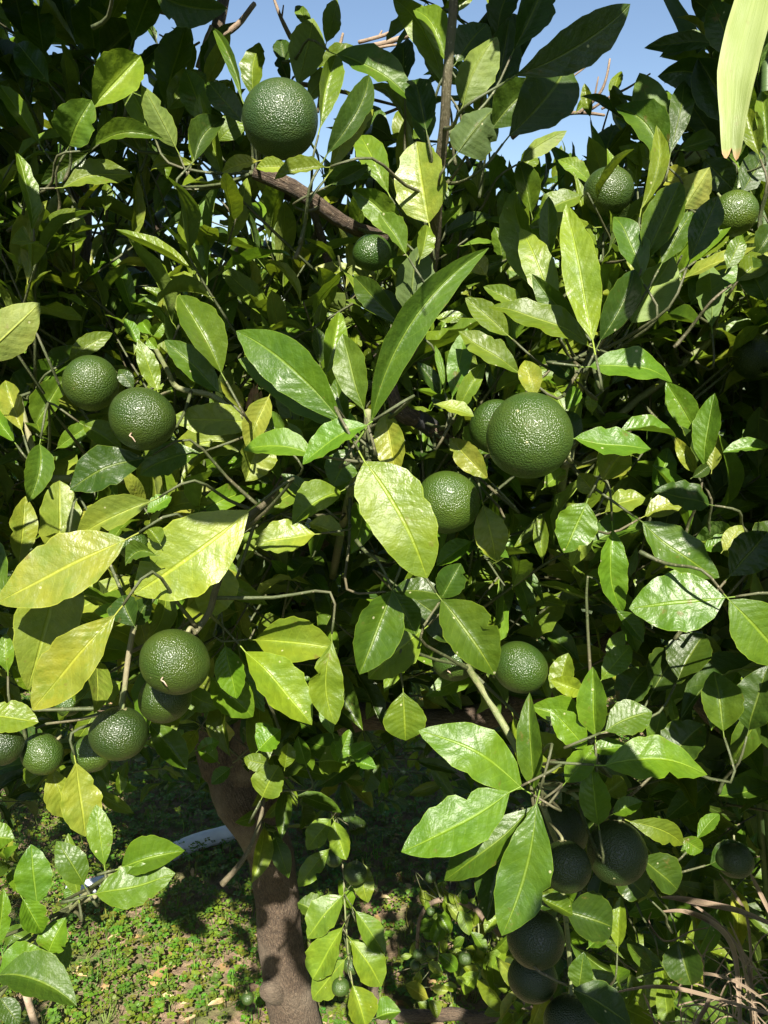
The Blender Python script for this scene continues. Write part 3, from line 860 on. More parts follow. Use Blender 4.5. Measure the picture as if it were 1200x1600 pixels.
limb('limb', [(1260, 650, 1.2), (1230, 420, 1.05), (1170, 260, .92), (1110, 170, .85)], [.02, .015, .01, .005], M_BARK, 10, .06, parent=side_tree)
NETA = np.array(NET)
count = {tree.name: 0, side_tree.name: 0}
def give_leaf(arr, P0, owner):
    count[owner.name] += 1; return link('leaf', arr.mesh('leaf', M_LEAF, P0), owner, P0)
for e in heroes:
    b = Buf(); P0, ax, L = place(b, e)
    lo = give_leaf(b, P0, side_tree if e[0] >= 985 else tree)
    if e[6] == 'y': lo['label'] = 'yellowing leaf'
    if L > .03: join(P0, ax, L, NETA)

# ------------------------------------------------------------ filler sprays of the same tree, deeper in the crown
DENS = ["994012355017", "996211243027", "998512351259", "998544576899", "998667899999", "999999999999", "999999999999", "999999999999", "999999999999",
        "999999999999", "999999999999", "999999999999", "742432289999", "310000079987", "300000069975", "200000069865"]
def dens(x, y):
    i = int(min(max(x, 0), 1199)//100); j = int(min(max(y, 0), 1599)//100); return int(DENS[j][i])/9.
FPOS = [(438, 187, .60), (951, 299, .68), (1147, 334, .66), (581, 395, .63), (142, 598, .615), (223, 655, .585), (776, 668, .60), (827, 681, .515), (699, 785, .60), (711, 1030, .70), (813, 1042, .60), (273, 1034, .555), (186, 1146, .555), (66, 1178, .60)]
FP = np.array([at(*p) for p in FPOS])
SUNNY = [at(718, y, 1.68) for y in (1400, 1460, 1520)]+[at(685, 1450, 1.68), at(752, 1450, 1.68)]+[at(540, y, 1.28) for y in (1300, 1360, 1430, 1500, 1570)]+[at(440, 1570, 1.57)] \
    +[ground(x, y) for x, y in ((150, 1500), (230, 1450), (300, 1500), (350, 1430), (330, 1570), (180, 1580))]+[at(215, 400, 1.25), at(185, 480, 1.25), at(480, 306, .70), at(540, 348, .73), at(905, 110, 1.1), at(870, 155, 1.1), at(935, 165, 1.1), at(600, 60, 1.3)]
SUNNY = np.array(SUNNY+[p for p in FP])
def blocks_sun(P, r=.135):
    q = proj(P)
    if any(q[2] < d_+.05 and math.hypot(q[0]-x_, q[1]-y_) < 110 for x_, y_, d_ in FPOS): return True
    v = P-SUNNY; al = v@S; return bool(((al > .06) & (np.linalg.norm(v-al[:, None]*S, axis=1) < r)).any())
def spray(buf, P, n, L0, sun_bias=.5, d0=None, res=(7, 4), tints='gggdmmny', sink=None, twig=True, wf=1., free=False):
    d = d0 if d0 is not None else nrm(np.array([random.uniform(-1, 1), random.uniform(-1, .35), random.uniform(-.25, 1)]))
    if not free and blocks_sun(P): return
    q_ = proj(P)
    for x0, x1, y0, y1 in ((345, 470, -260, 60), (520, 640, -260, 70), (560, 650, 170, 290), (850, 1020, -260, 225), (995, 1080, -260, 150)):
        if x0-30 < q_[0] < x1+30 and y0 < q_[1] < y1+30: return
    tl = random.uniform(.06, .13); Q = P+d*tl
    if twig: tube(tb, [P-d*.05, P+d*tl*.5+np.array([0, 0, random.uniform(-.006, .006)]), Q], [.0016, .0009], 4, sub=2)
    s1 = nrm(np.cross(d, [.3, .2, 1])); s2 = np.cross(d, s1)
    for i in range(n):
        q = (i+.5)/n; a = i*2.4+random.uniform(-.3, .3); out = s1*math.cos(a)+s2*math.sin(a)
        ax = nrm(d*random.uniform(.35, 1.)+out*random.uniform(.5, 1.)); L = L0*random.uniform(.65, 1.15)
        b0 = P+d*tl*q+ax*.008; Nn = S*sun_bias+np.array([0, 0, .5])+d*.6+rng.normal(size=3)*.45
        arr = buf if sink is None else Buf()
        leaf(arr, b0, b0+ax*L, Nn, L*wf*random.uniform(.15, .225), tint(random.choice(tints)), random.uniform(-.02, .16), random.uniform(.1, .95), 0, random.uniform(.05, .2), 0, res[0], res[1], .1, random.choice((0, 1, 0)), True, random.uniform(-.5, .5))
        if sink is not None: sink.append((arr, b0, L))
mass = Buf(); cand = []
for j in range(-4, 16):
    for i in range(-1, 13):
        dn = dens(i*100+50, j*100+50) if j >= 0 else .8  # rows above the frame are unseen, added to shade the deeper leaves
        for (d1, d2, k, L0) in ((.82, 1.06, 1.1, .072), (1.08, 1.35, 1.5, .08), (1.35, 1.8, 1.6, .085)):
            n = int(k*dn+random.random())
            if dn < .15 and random.random() < .8: n = 0
            for _ in range(n):
                x = i*100+random.uniform(0, 100); y = j*100+random.uniform(0, 100)
                if j >= 0 and random.random() > dens(x, y)*1.15: continue
                if j < 0 and not -120 < y < 0 and d1 < 1: continue
                d = random.uniform(d1, d2); P = at(x, y, d)
                if P[2] < .12 or (60 < x < 300 and 290 < y < 540 and d < 1.32 and random.random() < .6): continue
                spray(mass, P, random.randint(5, 8), L0, sink=cand if d1 < 1 else None)

def merge(dst, arr):
    for k in range(len(arr.v)):
        dst.v.append(arr.v[k]); dst.f.append(arr.f[k]+dst.n); dst.uv.append(arr.uv[k]); dst.c.append(arr.c[k])
    dst.n += arr.n
def world_part(name, buf, mat, owner, kind='stuff', cat=None):
    o = link(name, buf.mesh(name, mat), owner); o.location = -owner.location
    return tag(o, None, cat, None, kind)
hp = np.array([(*proj(p)[:2], proj(p)[2]) for p, h_, r_ in LIT]+[(x, y, d+.03) for x, y, d in FPOS]); shell = []
for _ in range(820):                                      # the outer shell of the crown, packed in just behind the leaves placed above
    x = random.uniform(-60, 1260); y = random.uniform(120, 1240) if random.random() < .7 else random.uniform(200, 640)
    if random.random() > dens(x, y)**1.5*(.55 if y < 330 else 1): continue
    nb = hp[np.hypot(hp[:, 0]-x, hp[:, 1]-y) < 105]; d = (nb[:, 2].max()+.07 if len(nb) else .72)+random.uniform(0, .1)
    if d > .95: d = random.uniform(.8, .95)
    if 90 < x < 290 and 300 < y < 540 and random.random() < .6: continue
    upr = y < 720
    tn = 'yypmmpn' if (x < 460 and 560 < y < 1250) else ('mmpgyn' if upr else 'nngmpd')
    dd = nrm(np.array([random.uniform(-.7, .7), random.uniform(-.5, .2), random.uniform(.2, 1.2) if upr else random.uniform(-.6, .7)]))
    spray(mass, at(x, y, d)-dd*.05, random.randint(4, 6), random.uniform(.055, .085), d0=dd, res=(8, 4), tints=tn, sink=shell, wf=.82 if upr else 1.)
    if y < 660 and random.random() < (.42 if x > 640 else .2): LIT.append((at(x, y, d), False, .022))
for x0, x1, y0, y1, n in ((700, 1020, 780, 1010, 40), (480, 700, 860, 1110, 16), (300, 480, 960, 1180, 12), (1000, 1200, 900, 1300, 16)):
    for _ in range(n): spray(mass, at(random.uniform(x0, x1), random.uniform(y0, y1), random.uniform(1.0, 1.45)), random.randint(6, 9), .085, tints='gdggmn', free=True)
for _ in range(700):                                      # the crown goes on unseen beyond both sides, added to block sky light
    sd = random.choice((-1, 1)); P = np.array([sd*random.uniform(.0, 1.25), random.uniform(-.1, 1.7), random.uniform(.3, 2.5)])
    x, y, z = proj(P)
    if abs(P[0]) < .45+.46*max(P[1], 0)+.12 or P[0]*sd < 0: continue
    if P[2] > 2.0+.2*P[1]: continue
    spray(mass, P, random.randint(6, 9), .085, res=(5, 2))
cand.sort(key=lambda c: (c[1]-CAM)@fw); shell.sort(key=lambda c: (c[1]-CAM)@fw); cand = shell+cand
for arr, b0, L in cand:
    px = proj(b0)[0]; ow = side_tree if px > 985 else tree
    if count[ow.name] < 298: give_leaf(arr, b0, ow)
    else: merge(mass, arr)
world_part('inner_leaves', mass, M_LEAF, tree)

# ------------------------------------------------------------ mandarin trees of the row behind, and the low fruiting twigs
BB = ground(700, 1300)
back = empty('mandarin_tree', (BB[0]+.9, 3.3, 0), 'mandarin tree of the next row, seen between the front leaves, with fruit on low twigs', 'tree')
def wlimb(name, pts, rad, owner, mat=M_BARK, seg=10, rough=.06):
    b = Buf(); pts = [np.array(p, float) for p in pts]; tube(b, pts, rad, seg, rough=rough)
    return link(name, b.mesh(name, mat, pts[0]), owner, pts[0])
bx, by = back.location.x, back.location.y
wlimb('trunk', [(bx, by, -.02), (bx-.03, by, .4), (bx-.1, by-.02, .8), (bx-.2, by, 1.3)], [.08, .065, .055, .04], back, seg=16)
for a, b_, c in ((-.9, -.3, 1.5), (-1.6, .1, 1.2), (.5, -.3, 1.6), (-.3, .5, 1.9), (-1.2, -.9, .9), (.3, -.8, .9), (-.8, -1.1, .5)):
    wlimb('limb', [(bx-.1, by, .7), (bx+a*.5, by+b_*.5, .7+(c-.7)*.6), (bx+a, by+b_, c)], [.035, .022, .008], back)
low = [(p, .0018, .0013) for p in ([(525, 1275, 1.34), (520, 1310, 1.33), (535, 1350, 1.32), (538, 1400, 1.30), (541, 1450, 1.29), (545, 1500, 1.29), (551, 1540, 1.28)],
       [(538, 1380, 1.32), (555, 1372, 1.31), (567, 1352, 1.31)])]
bn = []
for p, r0, r1 in low:
    limb('twig', p, [r0, r1], M_GTWIG, 6, .08, parent=back, net=False); bn += [at(*q) for q in p]
limb('twig', [(525, 1275, 1.34), (500, 1180, 1.5), (520, 1050, 1.9)], [.002, .004], M_GTWIG, 6, .08, parent=back, net=False)
limb('branch', [(900, 1420, 2.2), (800, 1450, 1.85), (775, 1455, 1.72), (742, 1420, 1.68), (705, 1406, 1.68), (672, 1412, 1.68), (655, 1440, 1.7), (652, 1490, 1.7)], [.012, .008, .006, .005, .0035], M_DEAD, 8, .1, parent=back, net=False, label='arching pinkish-brown twig over the small fruits')
for p in ([(700, 1406, 1.68), (690, 1440, 1.67), (684, 1500, 1.66)], [(742, 1420, 1.68), (748, 1460, 1.66), (730, 1500, 1.66)], [(690, 1408, 1.68), (680, 1380, 1.66), (672, 1362, 1.66)], [(760, 1440, 1.7), (790, 1480, 1.68), (830, 1500, 1.68)], [(712, 1404, 1.68), (722, 1390, 1.67), (728, 1372, 1.67)]):
    limb('twig', p, [.0022, .0014], M_GTWIG, 6, .08, parent=back, net=False); bn += [at(*q) for q in p]
bcount = 0
for e in parse(LOW):
    b = Buf(); P0, ax, L = place(b, e, 12, 6); link('leaf', b.mesh('leaf', M_LEAF, P0), back, P0); bcount += 1; join(P0, ax, L, np.array(bn))
for _ in range(78):                                       # the small-leaved low spray to the right of it
    x = random.gauss(718, 42); y = random.gauss(1465, 55)
    if y < 1350 or y > 1600 or x > 800 or x < 630: continue
    L = random.uniform(18, 44); a = random.gauss(PI/2, .7); d = random.uniform(1.60, 1.78)
    e = (x-math.cos(a)*L/2, y-math.sin(a)*L/2, x+math.cos(a)*L/2, y+math.sin(a)*L/2, L*random.uniform(.4, .62), d, random.choice('mppyn'), dict(t=None, r=None, a=None, f=None, b=random.uniform(-.06, .06), c=0., k=0., q=0, s=False, h=False, u=False))
    b = Buf(); P0, ax, L3 = place(b, e, 8, 4); link('leaf', b.mesh('leaf', M_LEAF, P0), back, P0); bcount += 1
    if random.random() < .5: join(P0, ax, L3, np.array(bn), .0007)
bmass = Buf(); bc = []
def back_spray(x, y, d, L0, sink): 
    P = at(x, y, d)
    if P[2] < .1: return
    spray(bmass, P, random.randint(7, 11), L0, res=(5, 2), tints='gdmmnp', sink=sink, twig=random.random() < .3)
for _ in range(560):
    x = random.uniform(-150, 1350); y = random.uniform(230, 1330); d = random.uniform(1.7, 3.4)
    if y > 1180 and dens(x, y) < .6: continue
    if y < 420 and random.random() > dens(x, y)*.5*(y-180)/240: continue
    back_spray(x, y, d, random.uniform(.07, .09), bc if d < 2.1 else None)
for _ in range(150):
    x = random.uniform(760, 1350); y = random.uniform(1180, 1600); d = random.uniform(1.3, 2.1); back_spray(x, y, d, .075, bc if d < 1.6 else None)
for _ in range(90):                                       # low greenery in the shade beyond the trunk
    x = random.uniform(-100, 640); y = random.uniform(1150, 1290); back_spray(x, y, random.uniform(2.0, 3.2), .06, None)
bc.sort(key=lambda c: (c[1]-CAM)@fw)
for arr, b0, L in bc:
    q = proj(b0)
    if bcount < 298 and 0 < q[0] < 1200 and 0 < q[1] < 1600: link('leaf', arr.mesh('leaf', M_LEAF, b0), back, b0); bcount += 1
    else: merge(bmass, arr)
world_part('inner_leaves', bmass, M_LEAF, back)
# far rows of the orchard
def orchard_tree(x, y, h, r, label, n=220):
    t = empty('orchard_tree', (x, y, 0), label, 'tree', 'trees of the far orchard rows')
    wlimb('trunk', [(x, y, -.02), (x+.05, y, h*.3), (x, y, h*.6)], [.09, .07, .04], t)
    b = Buf()
    for _ in range(n):
        v = rng.normal(size=3); v = v/np.linalg.norm(v)*random.uniform(.55, 1.05)
        P = np.array([x, y, h*.58])+v*np.array([r, r, h*.42])
        for _k in range(7):
            ax = nrm(rng.normal(size=3)+v*.8+np.array([0, 0, .3])); L = random.uniform(.09, .14); Pb = P+rng.normal(size=3)*.07
            leaf(b, Pb, Pb+ax*L, v+S*.4+rng.normal(size=3)*.4, L*.27, tint(random.choice('gdmm')), .05, .3, 0, .1, 0, 3, 2, .1, 0, False)
    world_part('crown', b, M_LEAF, t)
for i, (x, y, h, r, lb_) in enumerate(((-2.9, 5.2, 2.1, 1.1, 'leftmost orchard tree of the far row glimpsed behind the dark limb'), (-.8, 5.6, 1.95, 1.1, 'orchard tree of the far row glimpsed below the left sky gap'),
        (1.2, 5.8, 1.95, 1.1, 'orchard tree of the far row glimpsed behind the centre of the crown'), (3.2, 5.4, 2.2, 1.1, 'rightmost orchard tree of the far row, behind the shaded leaves'))):
    orchard_tree(x, y, h, r, lb_)

for x, y, h, r, lb_ in ((-4.0, -2.9, 3.0, 1.3, 'unseen orchard tree added behind the viewer to block sky light, far to the left'), (-1.5, -3.1, 3.0, 1.3, 'unseen orchard tree added behind the viewer to block sky light, left of centre'), (3.4, -3.0, 3.0, 1.3, 'unseen orchard tree added behind the viewer to block sky light, to the right'),
        (-3.1, .1, 2.9, 1.2, 'unseen orchard tree added beside the viewer to block sky light on the left'), (3.3, .0, 2.9, 1.2, 'unseen orchard tree added beside the viewer to block sky light on the right')):
    orchard_tree(x, y, h, r, lb_, 420)  # unseen trees, added to block sky light and darken the crown
# ------------------------------------------------------------ fruit
def fruit_mesh(name, Rr, col, nu=40, nv=26, squash=.9):
    V = []; UV = []; Fc = []
    ph = [random.random()*6.28 for _ in range(4)]
    for j in range(nv+1):
        th = PI*j/nv
        for i in range(nu):
            a = 2*PI*i/nu
            r = Rr*(1+.016*math.sin(3*a+ph[0])*math.sin(th)+.022*math.sin(th*1.5+ph[2])*math.sin(a+ph[3])*math.sin(th)+.012*math.sin(2*a+ph[1]+th*2)*math.sin(th))
            z = math.cos(th); zz = z*squash
            zz -= .05*math.exp(-(th/.22)**2)-.03*math.exp(-((PI-th)/.2)**2)
            V.append((r*math.sin(th)*math.cos(a), r*math.sin(th)*math.sin(a), Rr*zz)); UV.append((i/nu, j/nv))
    for j in range(nv):
        for i in range(nu): a = j*nu+i; b_ = j*nu+(i+1) % nu; Fc.append((a, a+nu, b_+nu, b_))
    b = Buf(); b.add(np.array(V), np.array(Fc), np.array(UV), (*col, random.random())); return b.mesh(name, M_FRUIT)
def mandarin(x, y, Rp, d, label, stem=None, up_=(0, 0, 1), col=(.030, .066, .010), squash=.92, group='green mandarins on the tree', mark=None, seg=(40, 26), tall=1.0):
    P = at(x, y, d); Rr = Rp*d/F*1.01; u_ = nrm(np.array(up_, float)+rng.normal(size=3)*.04)
    t = empty('mandarin', P, label, 'mandarin', group)
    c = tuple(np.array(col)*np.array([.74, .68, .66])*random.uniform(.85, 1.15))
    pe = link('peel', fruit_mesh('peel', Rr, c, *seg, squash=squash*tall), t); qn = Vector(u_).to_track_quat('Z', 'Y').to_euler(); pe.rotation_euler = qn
    if col[0] <= .0235 and x > 200: FORCE.append((P, Rr))  # fruits in shade also carry that shade in a darker peel colour
    if col[0] > .0235: LIT.append((P, False, Rr*1.1))
    top = u_*Rr*(squash*tall-.055)
    b = Buf(); n = 10                                    # the star-shaped calyx
    for i in range(5):
        a = i*2*PI/5+.3; s1 = nrm(np.cross(u_, [.3, .9, .1])); s2 = np.cross(u_, s1); o_ = s1*math.cos(a)+s2*math.sin(a)
        leaf(b, top+u_*Rr*.02, top+o_*Rr*.22+u_*Rr*.015, u_, Rr*.085, (.1, .15, .04, .5), .1, .1, nu=4, nv=2, rib=False, wave=0, shape=2)
    e = top+u_*Rr*.45 if stem is None else at(*stem)-P
    ca = link('calyx', b.mesh('calyx', M_CALYX), t)
    b = Buf(); tube(b, [top-u_*Rr*.02, top+u_*Rr*.18, (top+u_*Rr*.25)*.45+e*.55, e], [Rr*.085, Rr*.05, Rr*.06], 7, rough=.08)
    link('stalk', b.mesh('stalk', M_GTWIG), t)
    if mark:
        v = nrm(at(mark[0], mark[1], d-Rr/F*0-.9*Rr)-P); st = P*0+v*Rr*.98; b = Buf()
        tube(b, [st-v*.001, st+v*.003, st+v*.0045+rt*.0025-up*.0005, st+v*.004+rt*.0045-up*.004], [.0006, .0004], 5, sub=2)
        link('pistil', b.mesh('pistil', M_PISTIL), t, label if False else None)
    return t
B_ = (0, .35, .9); 
mandarin(438, 187, 59, .60, 'largest pale-lit green mandarin high up, below the left-hand sky gap', up_=(.1, .5, -.6), stem=(440, 262, .64), col=(0.031, 0.070, 0.018), tall=1.06)
mandarin(951, 299, 38, .68, 'green mandarin with a crescent of shade on its left, against the sky at upper right', up_=(.2, .3, -.9), stem=(985, 330, .72), tall=1.05)
mandarin(1147, 334, 36, .66, 'green mandarin half hidden behind dark leaves, just below the pale strap leaf', up_=(-.3, .5, .6), col=(0.055, 0.110, 0.012))
mandarin(581, 395, 30, .63, 'small mandarin hanging beside a pale green twig in the upper middle', up_=(.05, .1, -.95), stem=(586, 438, .68), col=(0.029, 0.080, 0.011))
mandarin(142, 598, 43, .615, 'left of the two touching mandarins under the dark limb', up_=(.5, .6, .2), stem=(185, 600, .68), tall=1.05)
mandarin(223, 655, 51, .585, 'mandarin with a dry brown pistil stub, right of its touching twin', up_=(.35, .75, .55), stem=(265, 612, .70), mark=(203, 680))
mandarin(776, 668, 43, .60, 'mandarin tucked behind the left side of the biggest fruit', up_=(.3, .7, .2), col=(0.033, 0.080, 0.011))
mandarin(827, 681, 67, .515, 'biggest glossy green mandarin, right of the centre of the crown', up_=(.55, .75, -.25), stem=(893, 722, .60), col=(0.031, 0.070, 0.011), seg=(64, 40))
mandarin(699, 785, 50, .60, 'round mandarin just right of the broad yellow-green leaf', up_=(.3, .8, .3), col=(0.037, 0.084, 0.010))
mandarin(711, 1030, 36, .70, 'mandarin behind a hanging green leaf with a dry tip showing', up_=(-.1, .6, .6), mark=(700, 1046), col=(0.033, 0.080, 0.011))
mandarin(813, 1042, 39, .60, 'slightly elongated mandarin right of the hanging green leaf', up_=(-.7, .3, .2), stem=(772, 1058, .64), col=(0.031, 0.075, 0.010), tall=1.2)
mandarin(273, 1034, 54, .555, 'large mandarin at the end of the bare brown twig on the left', up_=(.35, .55, .75), stem=(305, 990, .57), col=(0.033, 0.069, 0.010), mark=(255, 1058))
mandarin(258, 1090, 41, .60, 'mandarin squeezed under the large one on the brown twig', up_=(-.4, .6, .5), col=(0.033, 0.072, 0.010))
mandarin(186, 1146, 44, .555, 'mandarin under a brown calyx, left of the stacked pair', up_=(.1, .25, .95), stem=(190, 1102, .585), col=(0.025, 0.054, 0.010))
mandarin(145, 1176, 31, .60, 'small mandarin peeping out left of the one with the brown calyx', up_=(-.3, .6, .5), col=(0.039, 0.084, 0.012))
mandarin(66, 1178, 33, .60, 'small mandarin beside a dry twig near the left edge', up_=(.6, .5, .6), stem=(95, 1150, .62), col=(0.035, 0.078, 0.012))
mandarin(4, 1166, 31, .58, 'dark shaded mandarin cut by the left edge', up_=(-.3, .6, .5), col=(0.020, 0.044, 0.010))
mandarin(208, 852, 24, .66, 'mandarin hidden behind the curled leaf between two yellow leaves', up_=(.2, .7, .5), col=(0.033, 0.080, 0.012))
mandarin(128, 938, 20, .70, 'sliver of a mandarin behind the long yellow leaves at left', up_=(.2, .7, .5), col=(0.033, 0.080, 0.012))
mandarin(106, 1100, 20, .70, 'little mandarin peeping below the glossy yellow leaf', up_=(.2, .7, .5), col=(0.033, 0.080, 0.012))
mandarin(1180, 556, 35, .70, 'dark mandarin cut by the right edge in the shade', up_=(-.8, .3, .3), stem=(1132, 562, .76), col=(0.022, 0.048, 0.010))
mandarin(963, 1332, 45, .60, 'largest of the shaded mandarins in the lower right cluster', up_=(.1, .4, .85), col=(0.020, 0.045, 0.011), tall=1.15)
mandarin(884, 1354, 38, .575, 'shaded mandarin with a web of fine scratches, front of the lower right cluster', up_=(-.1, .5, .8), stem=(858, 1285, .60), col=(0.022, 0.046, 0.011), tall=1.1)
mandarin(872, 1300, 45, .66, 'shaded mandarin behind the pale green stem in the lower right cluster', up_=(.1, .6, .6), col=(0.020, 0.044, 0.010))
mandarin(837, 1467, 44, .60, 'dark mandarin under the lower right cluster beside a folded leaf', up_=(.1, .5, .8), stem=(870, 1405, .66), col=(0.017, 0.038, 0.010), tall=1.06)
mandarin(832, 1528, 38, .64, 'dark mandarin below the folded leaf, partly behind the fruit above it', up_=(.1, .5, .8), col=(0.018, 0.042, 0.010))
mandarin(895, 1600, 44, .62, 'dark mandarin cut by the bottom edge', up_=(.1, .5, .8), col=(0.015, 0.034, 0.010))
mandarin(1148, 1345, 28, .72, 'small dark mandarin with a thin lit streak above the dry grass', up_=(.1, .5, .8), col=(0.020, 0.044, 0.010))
G2 = 'small green mandarins on the low twigs'
for x, y, r, d, lb_ in ((555, 1364, 18.5, 1.27, 'dark round little mandarin at the top of the hanging low twig'), (522, 1341, 14, 1.29, 'little mandarin tucked left of the dark one on the low twig'),
        (532, 1542, 14, 1.25, 'little mandarin at the bottom of the hanging low twig'), (549, 1508, 14, 1.30, 'half hidden little mandarin behind the hanging twig'), (387, 1560, 10, 1.5, 'tiny mandarin left of the sawn-off knot of the trunk'),
        (673, 1371, 8.5, 1.66, 'tiny mandarin topmost in the small-leaved spray'), (728, 1381, 9.5, 1.66, 'tiny mandarin at the upper right of the small-leaved spray'), (675, 1487, 9.5, 1.62, 'tiny mandarin in the middle of the small-leaved spray'),
        (727, 1497, 11, 1.60, 'largest of the tiny mandarins, at the right of the small-leaved spray'), (654, 1492, 9, 1.64, 'tiny mandarin at the left of the small-leaved spray'), (649, 1508, 8.5, 1.64, 'lowest tiny mandarin at the left of the small-leaved spray'), (673, 1424, 7, 1.66, 'tiny mandarin under the arching pinkish twig')):
    mandarin(x, y, r, d, lb_, up_=(random.uniform(-.2, .2), .1, 1), col=(0.037, 0.084, 0.015), group=G2, seg=(20, 14))
o = empty('dried_fruit', at(846, 193, 1.1), 'tiny shrivelled brown fruit on the dead twig against the sky', 'dried fruit')
df = fruit_mesh('skin', 8*1.1/F, (.05, .03, .01), 14, 10); df.materials.clear(); df.materials.append(M_DRIED); link('skin', df, o)
b = Buf(); tube(b, [np.array([0, 0, .006]), np.array([.001, 0, .010]), at(845, 184, 1.1)-at(846, 193, 1.1)], [.001, .0012], 5); link('stalk', b.mesh('stalk', M_DEAD), o)
db = Buf()
for dx, dy, tx, ty in ((396, 605, 390, 660), (402, 600, 404, 650), (408, 610, 412, 655), (400, 612, 384, 640)):
    leaf(db, at(dx, dy, .80), at(tx, ty, .79), CAM-at(dx, dy, .8), .003, (.30, .18, .10, .5), .1, .8, .05, .2, nu=8, nv=2)
tag(link('withered_leaf', db.mesh('withered_leaf', M_LITTER)), 'withered brown leaf hanging in shreds between the big leaf and the paired fruits', 'dead leaf')

# ------------------------------------------------------------ strap-leaved plant on the right, dry blades below it
def strap_material(name, c1, c2, rough=.45, trans=.3):
    m = N(name); uv = m.n('ShaderNodeUVMap', uv_map='UVMap'); sx = m.n('ShaderNodeSeparateXYZ'); m.l(uv.outputs[0], sx.inputs[0])
    st = m.n('ShaderNodeMapping'); m.l(uv.outputs[0], st.inputs[0]); st.inputs['Scale'].default_value = (1.2, 60, 1)
    n1 = m.noise(1.5, 3, .6, st.outputs[0]); pos = m.n('ShaderNodeNewGeometry').outputs['Position']
    col = m.mix(m.rng(n1, .35, .65), c1, c2); a = m.M('ABSOLUTE', m.M('SUBTRACT', m.M('MULTIPLY', sx.outputs[1], 2.), 1.))
    col = m.mix(m.M('MULTIPLY', m.rng(a, .6, 1.), .45), col, m.mix(1., c2, (1.4, 1.3, 1.6), 'MULTIPLY'))
    col = m.mix(m.M('MULTIPLY', m.rng(m.noise(70, 4, .6, pos), .6, .75), .4), col, (.20, .13, .05))
    m.l(m.mix(m.rng(sx.outputs[0], .965, 1.), col, (.45, .26, .12)), m.p.inputs['Base Color'])
    m.p.inputs['Roughness'].default_value = rough; bp = m.bump(n1, .35, .0012); m.l(bp, m.p.inputs['Normal'])
    tr = m.n('ShaderNodeBsdfTranslucent'); m.l(col, tr.inputs[0]); mx = m.n('ShaderNodeMixShader'); mx.inputs[0].default_value = trans
    m.l(m.p.outputs[0], mx.inputs[1]); m.l(tr.outputs[0], mx.inputs[2]); m.l(mx.outputs[0], m.out.inputs[0]); return m.m
M_STRAPY = strap_material('pale_strap_leaf', (.18, .235, .055), (.26, .315, .10)); M_STRAPG = strap_material('green_strap_leaf', (.05, .10, .03), (.075, .13, .035))
M_STRAPD = strap_material('dry_strap_leaf', (.13, .095, .06), (.26, .195, .13), .85, .12); M_STRAPL = strap_material('light_strap_leaf', (.13, .20, .06), (.20, .28, .09))
def strap(pts, wid, mat, owner, face=None, gut=.25, notch=False, name='blade', label=None, thick=.0):
    """a long curved blade with a gutter; wid = half widths along it"""
    pts = [np.asarray(p, float) for p in pts]; n = len(pts); Q = []; sub = 6
    for i in range(n-1):
        p0 = pts[max(i-1, 0)]; p1 = pts[i]; p2 = pts[i+1]; p3 = pts[min(i+2, n-1)]
        for k in range(sub):
            t = k/sub; Q.append(.5*(2*p1+(p2-p0)*t+(2*p0-5*p1+4*p2-p3)*t*t+(3*p1-p0-3*p2+p3)*t**3))
    Q.append(pts[-1]); Q = np.array(Q); T = np.gradient(Q, axis=0); T /= np.linalg.norm(T, axis=1)[:, None]+1e-9
    W = np.interp(np.linspace(0, 1, len(Q)), np.linspace(0, 1, len(wid)), wid); nv = 8; v = np.linspace(-1, 1, nv+1); V = []; UV = []
    for i in range(len(Q)):
        fc = (CAM-Q[i]) if face is None else np.array(face, float); Nn = nrm(fc-T[i]*(fc@T[i])); Bx = np.cross(T[i], Nn)
        for q in v:
            ext = 0
            if notch and i == len(Q)-1: ext = (.004*math.sin(abs(q)*PI)*(1.4 if q < 0 else 1.)-.003*(1-abs(q)))
            V.append(Q[i]+Bx*W[i]*q-Nn*gut*W[i]*(1-abs(q)**1.5)+Nn*.03*W[i]*math.sin(i*.9+q*4)+T[i]*ext); UV.append((i/(len(Q)-1), q*.5+.5))
    i, j = np.meshgrid(np.arange(len(Q)-1), np.arange(nv), indexing='ij'); k = (i*(nv+1)+j).ravel()
    b = Buf(); b.add(np.array(V)-pts[0], np.stack([k, k+nv+1, k+nv+2, k+1], 1), np.array(UV), (1, 1, 1, 1))
    o = link(name, b.mesh(name, mat), owner, pts[0]); 
    if label: o['label'] = label
    return o
SB = ground(1330, 1500); SB[2] = 0
sp_ = empty('strap_leaf_plant', SB, 'tall strap-leaved plant at the right edge, one pale blade hanging at the top', 'plant')
px = lambda w_, d: w_*d/F/2
strap([at(1290, -260, .50), at(1240, -150, .46), at(1192, -40, .43), at(1168, 40, .42), at(1152, 110, .415), at(1146, 180, .41), at(1143, 238, .41)], [px(50, .46), px(50, .44), px(56, .42), px(62, .42), px(58, .42), px(40, .41), px(27, .41)], M_STRAPY, sp_, notch=True, gut=.35, label='pale yellow-green hanging blade with a torn brownish tip')
strap([at(1010, -80, .95), at(1048, 0, .93), at(1075, 50, .92), at(1092, 110, .92), at(1105, 200, .95), at(1150, 420, 1.1)], [px(14, .9), px(20, .9), px(30, .9), px(28, .9), px(28, .9)], M_STRAPG, sp_, gut=.3, label='dull green blade crossing the sky')
strap([at(1200, 520, .85), at(1172, 600, .85), at(1150, 660, .85), at(1128, 720, .86), at(1110, 790, .9)], [px(24, .85), px(20, .85), px(22, .85), px(14, .85)], M_STRAPL, sp_, gut=.4, label='pale narrow blade at the right edge')
strap([at(1230, 640, .95), at(1190, 720, .95), at(1150, 800, .95), at(1130, 860, 1.0)], [px(22, .95), px(18, .95), px(12, .95)], M_STRAPL, sp_, gut=.4)
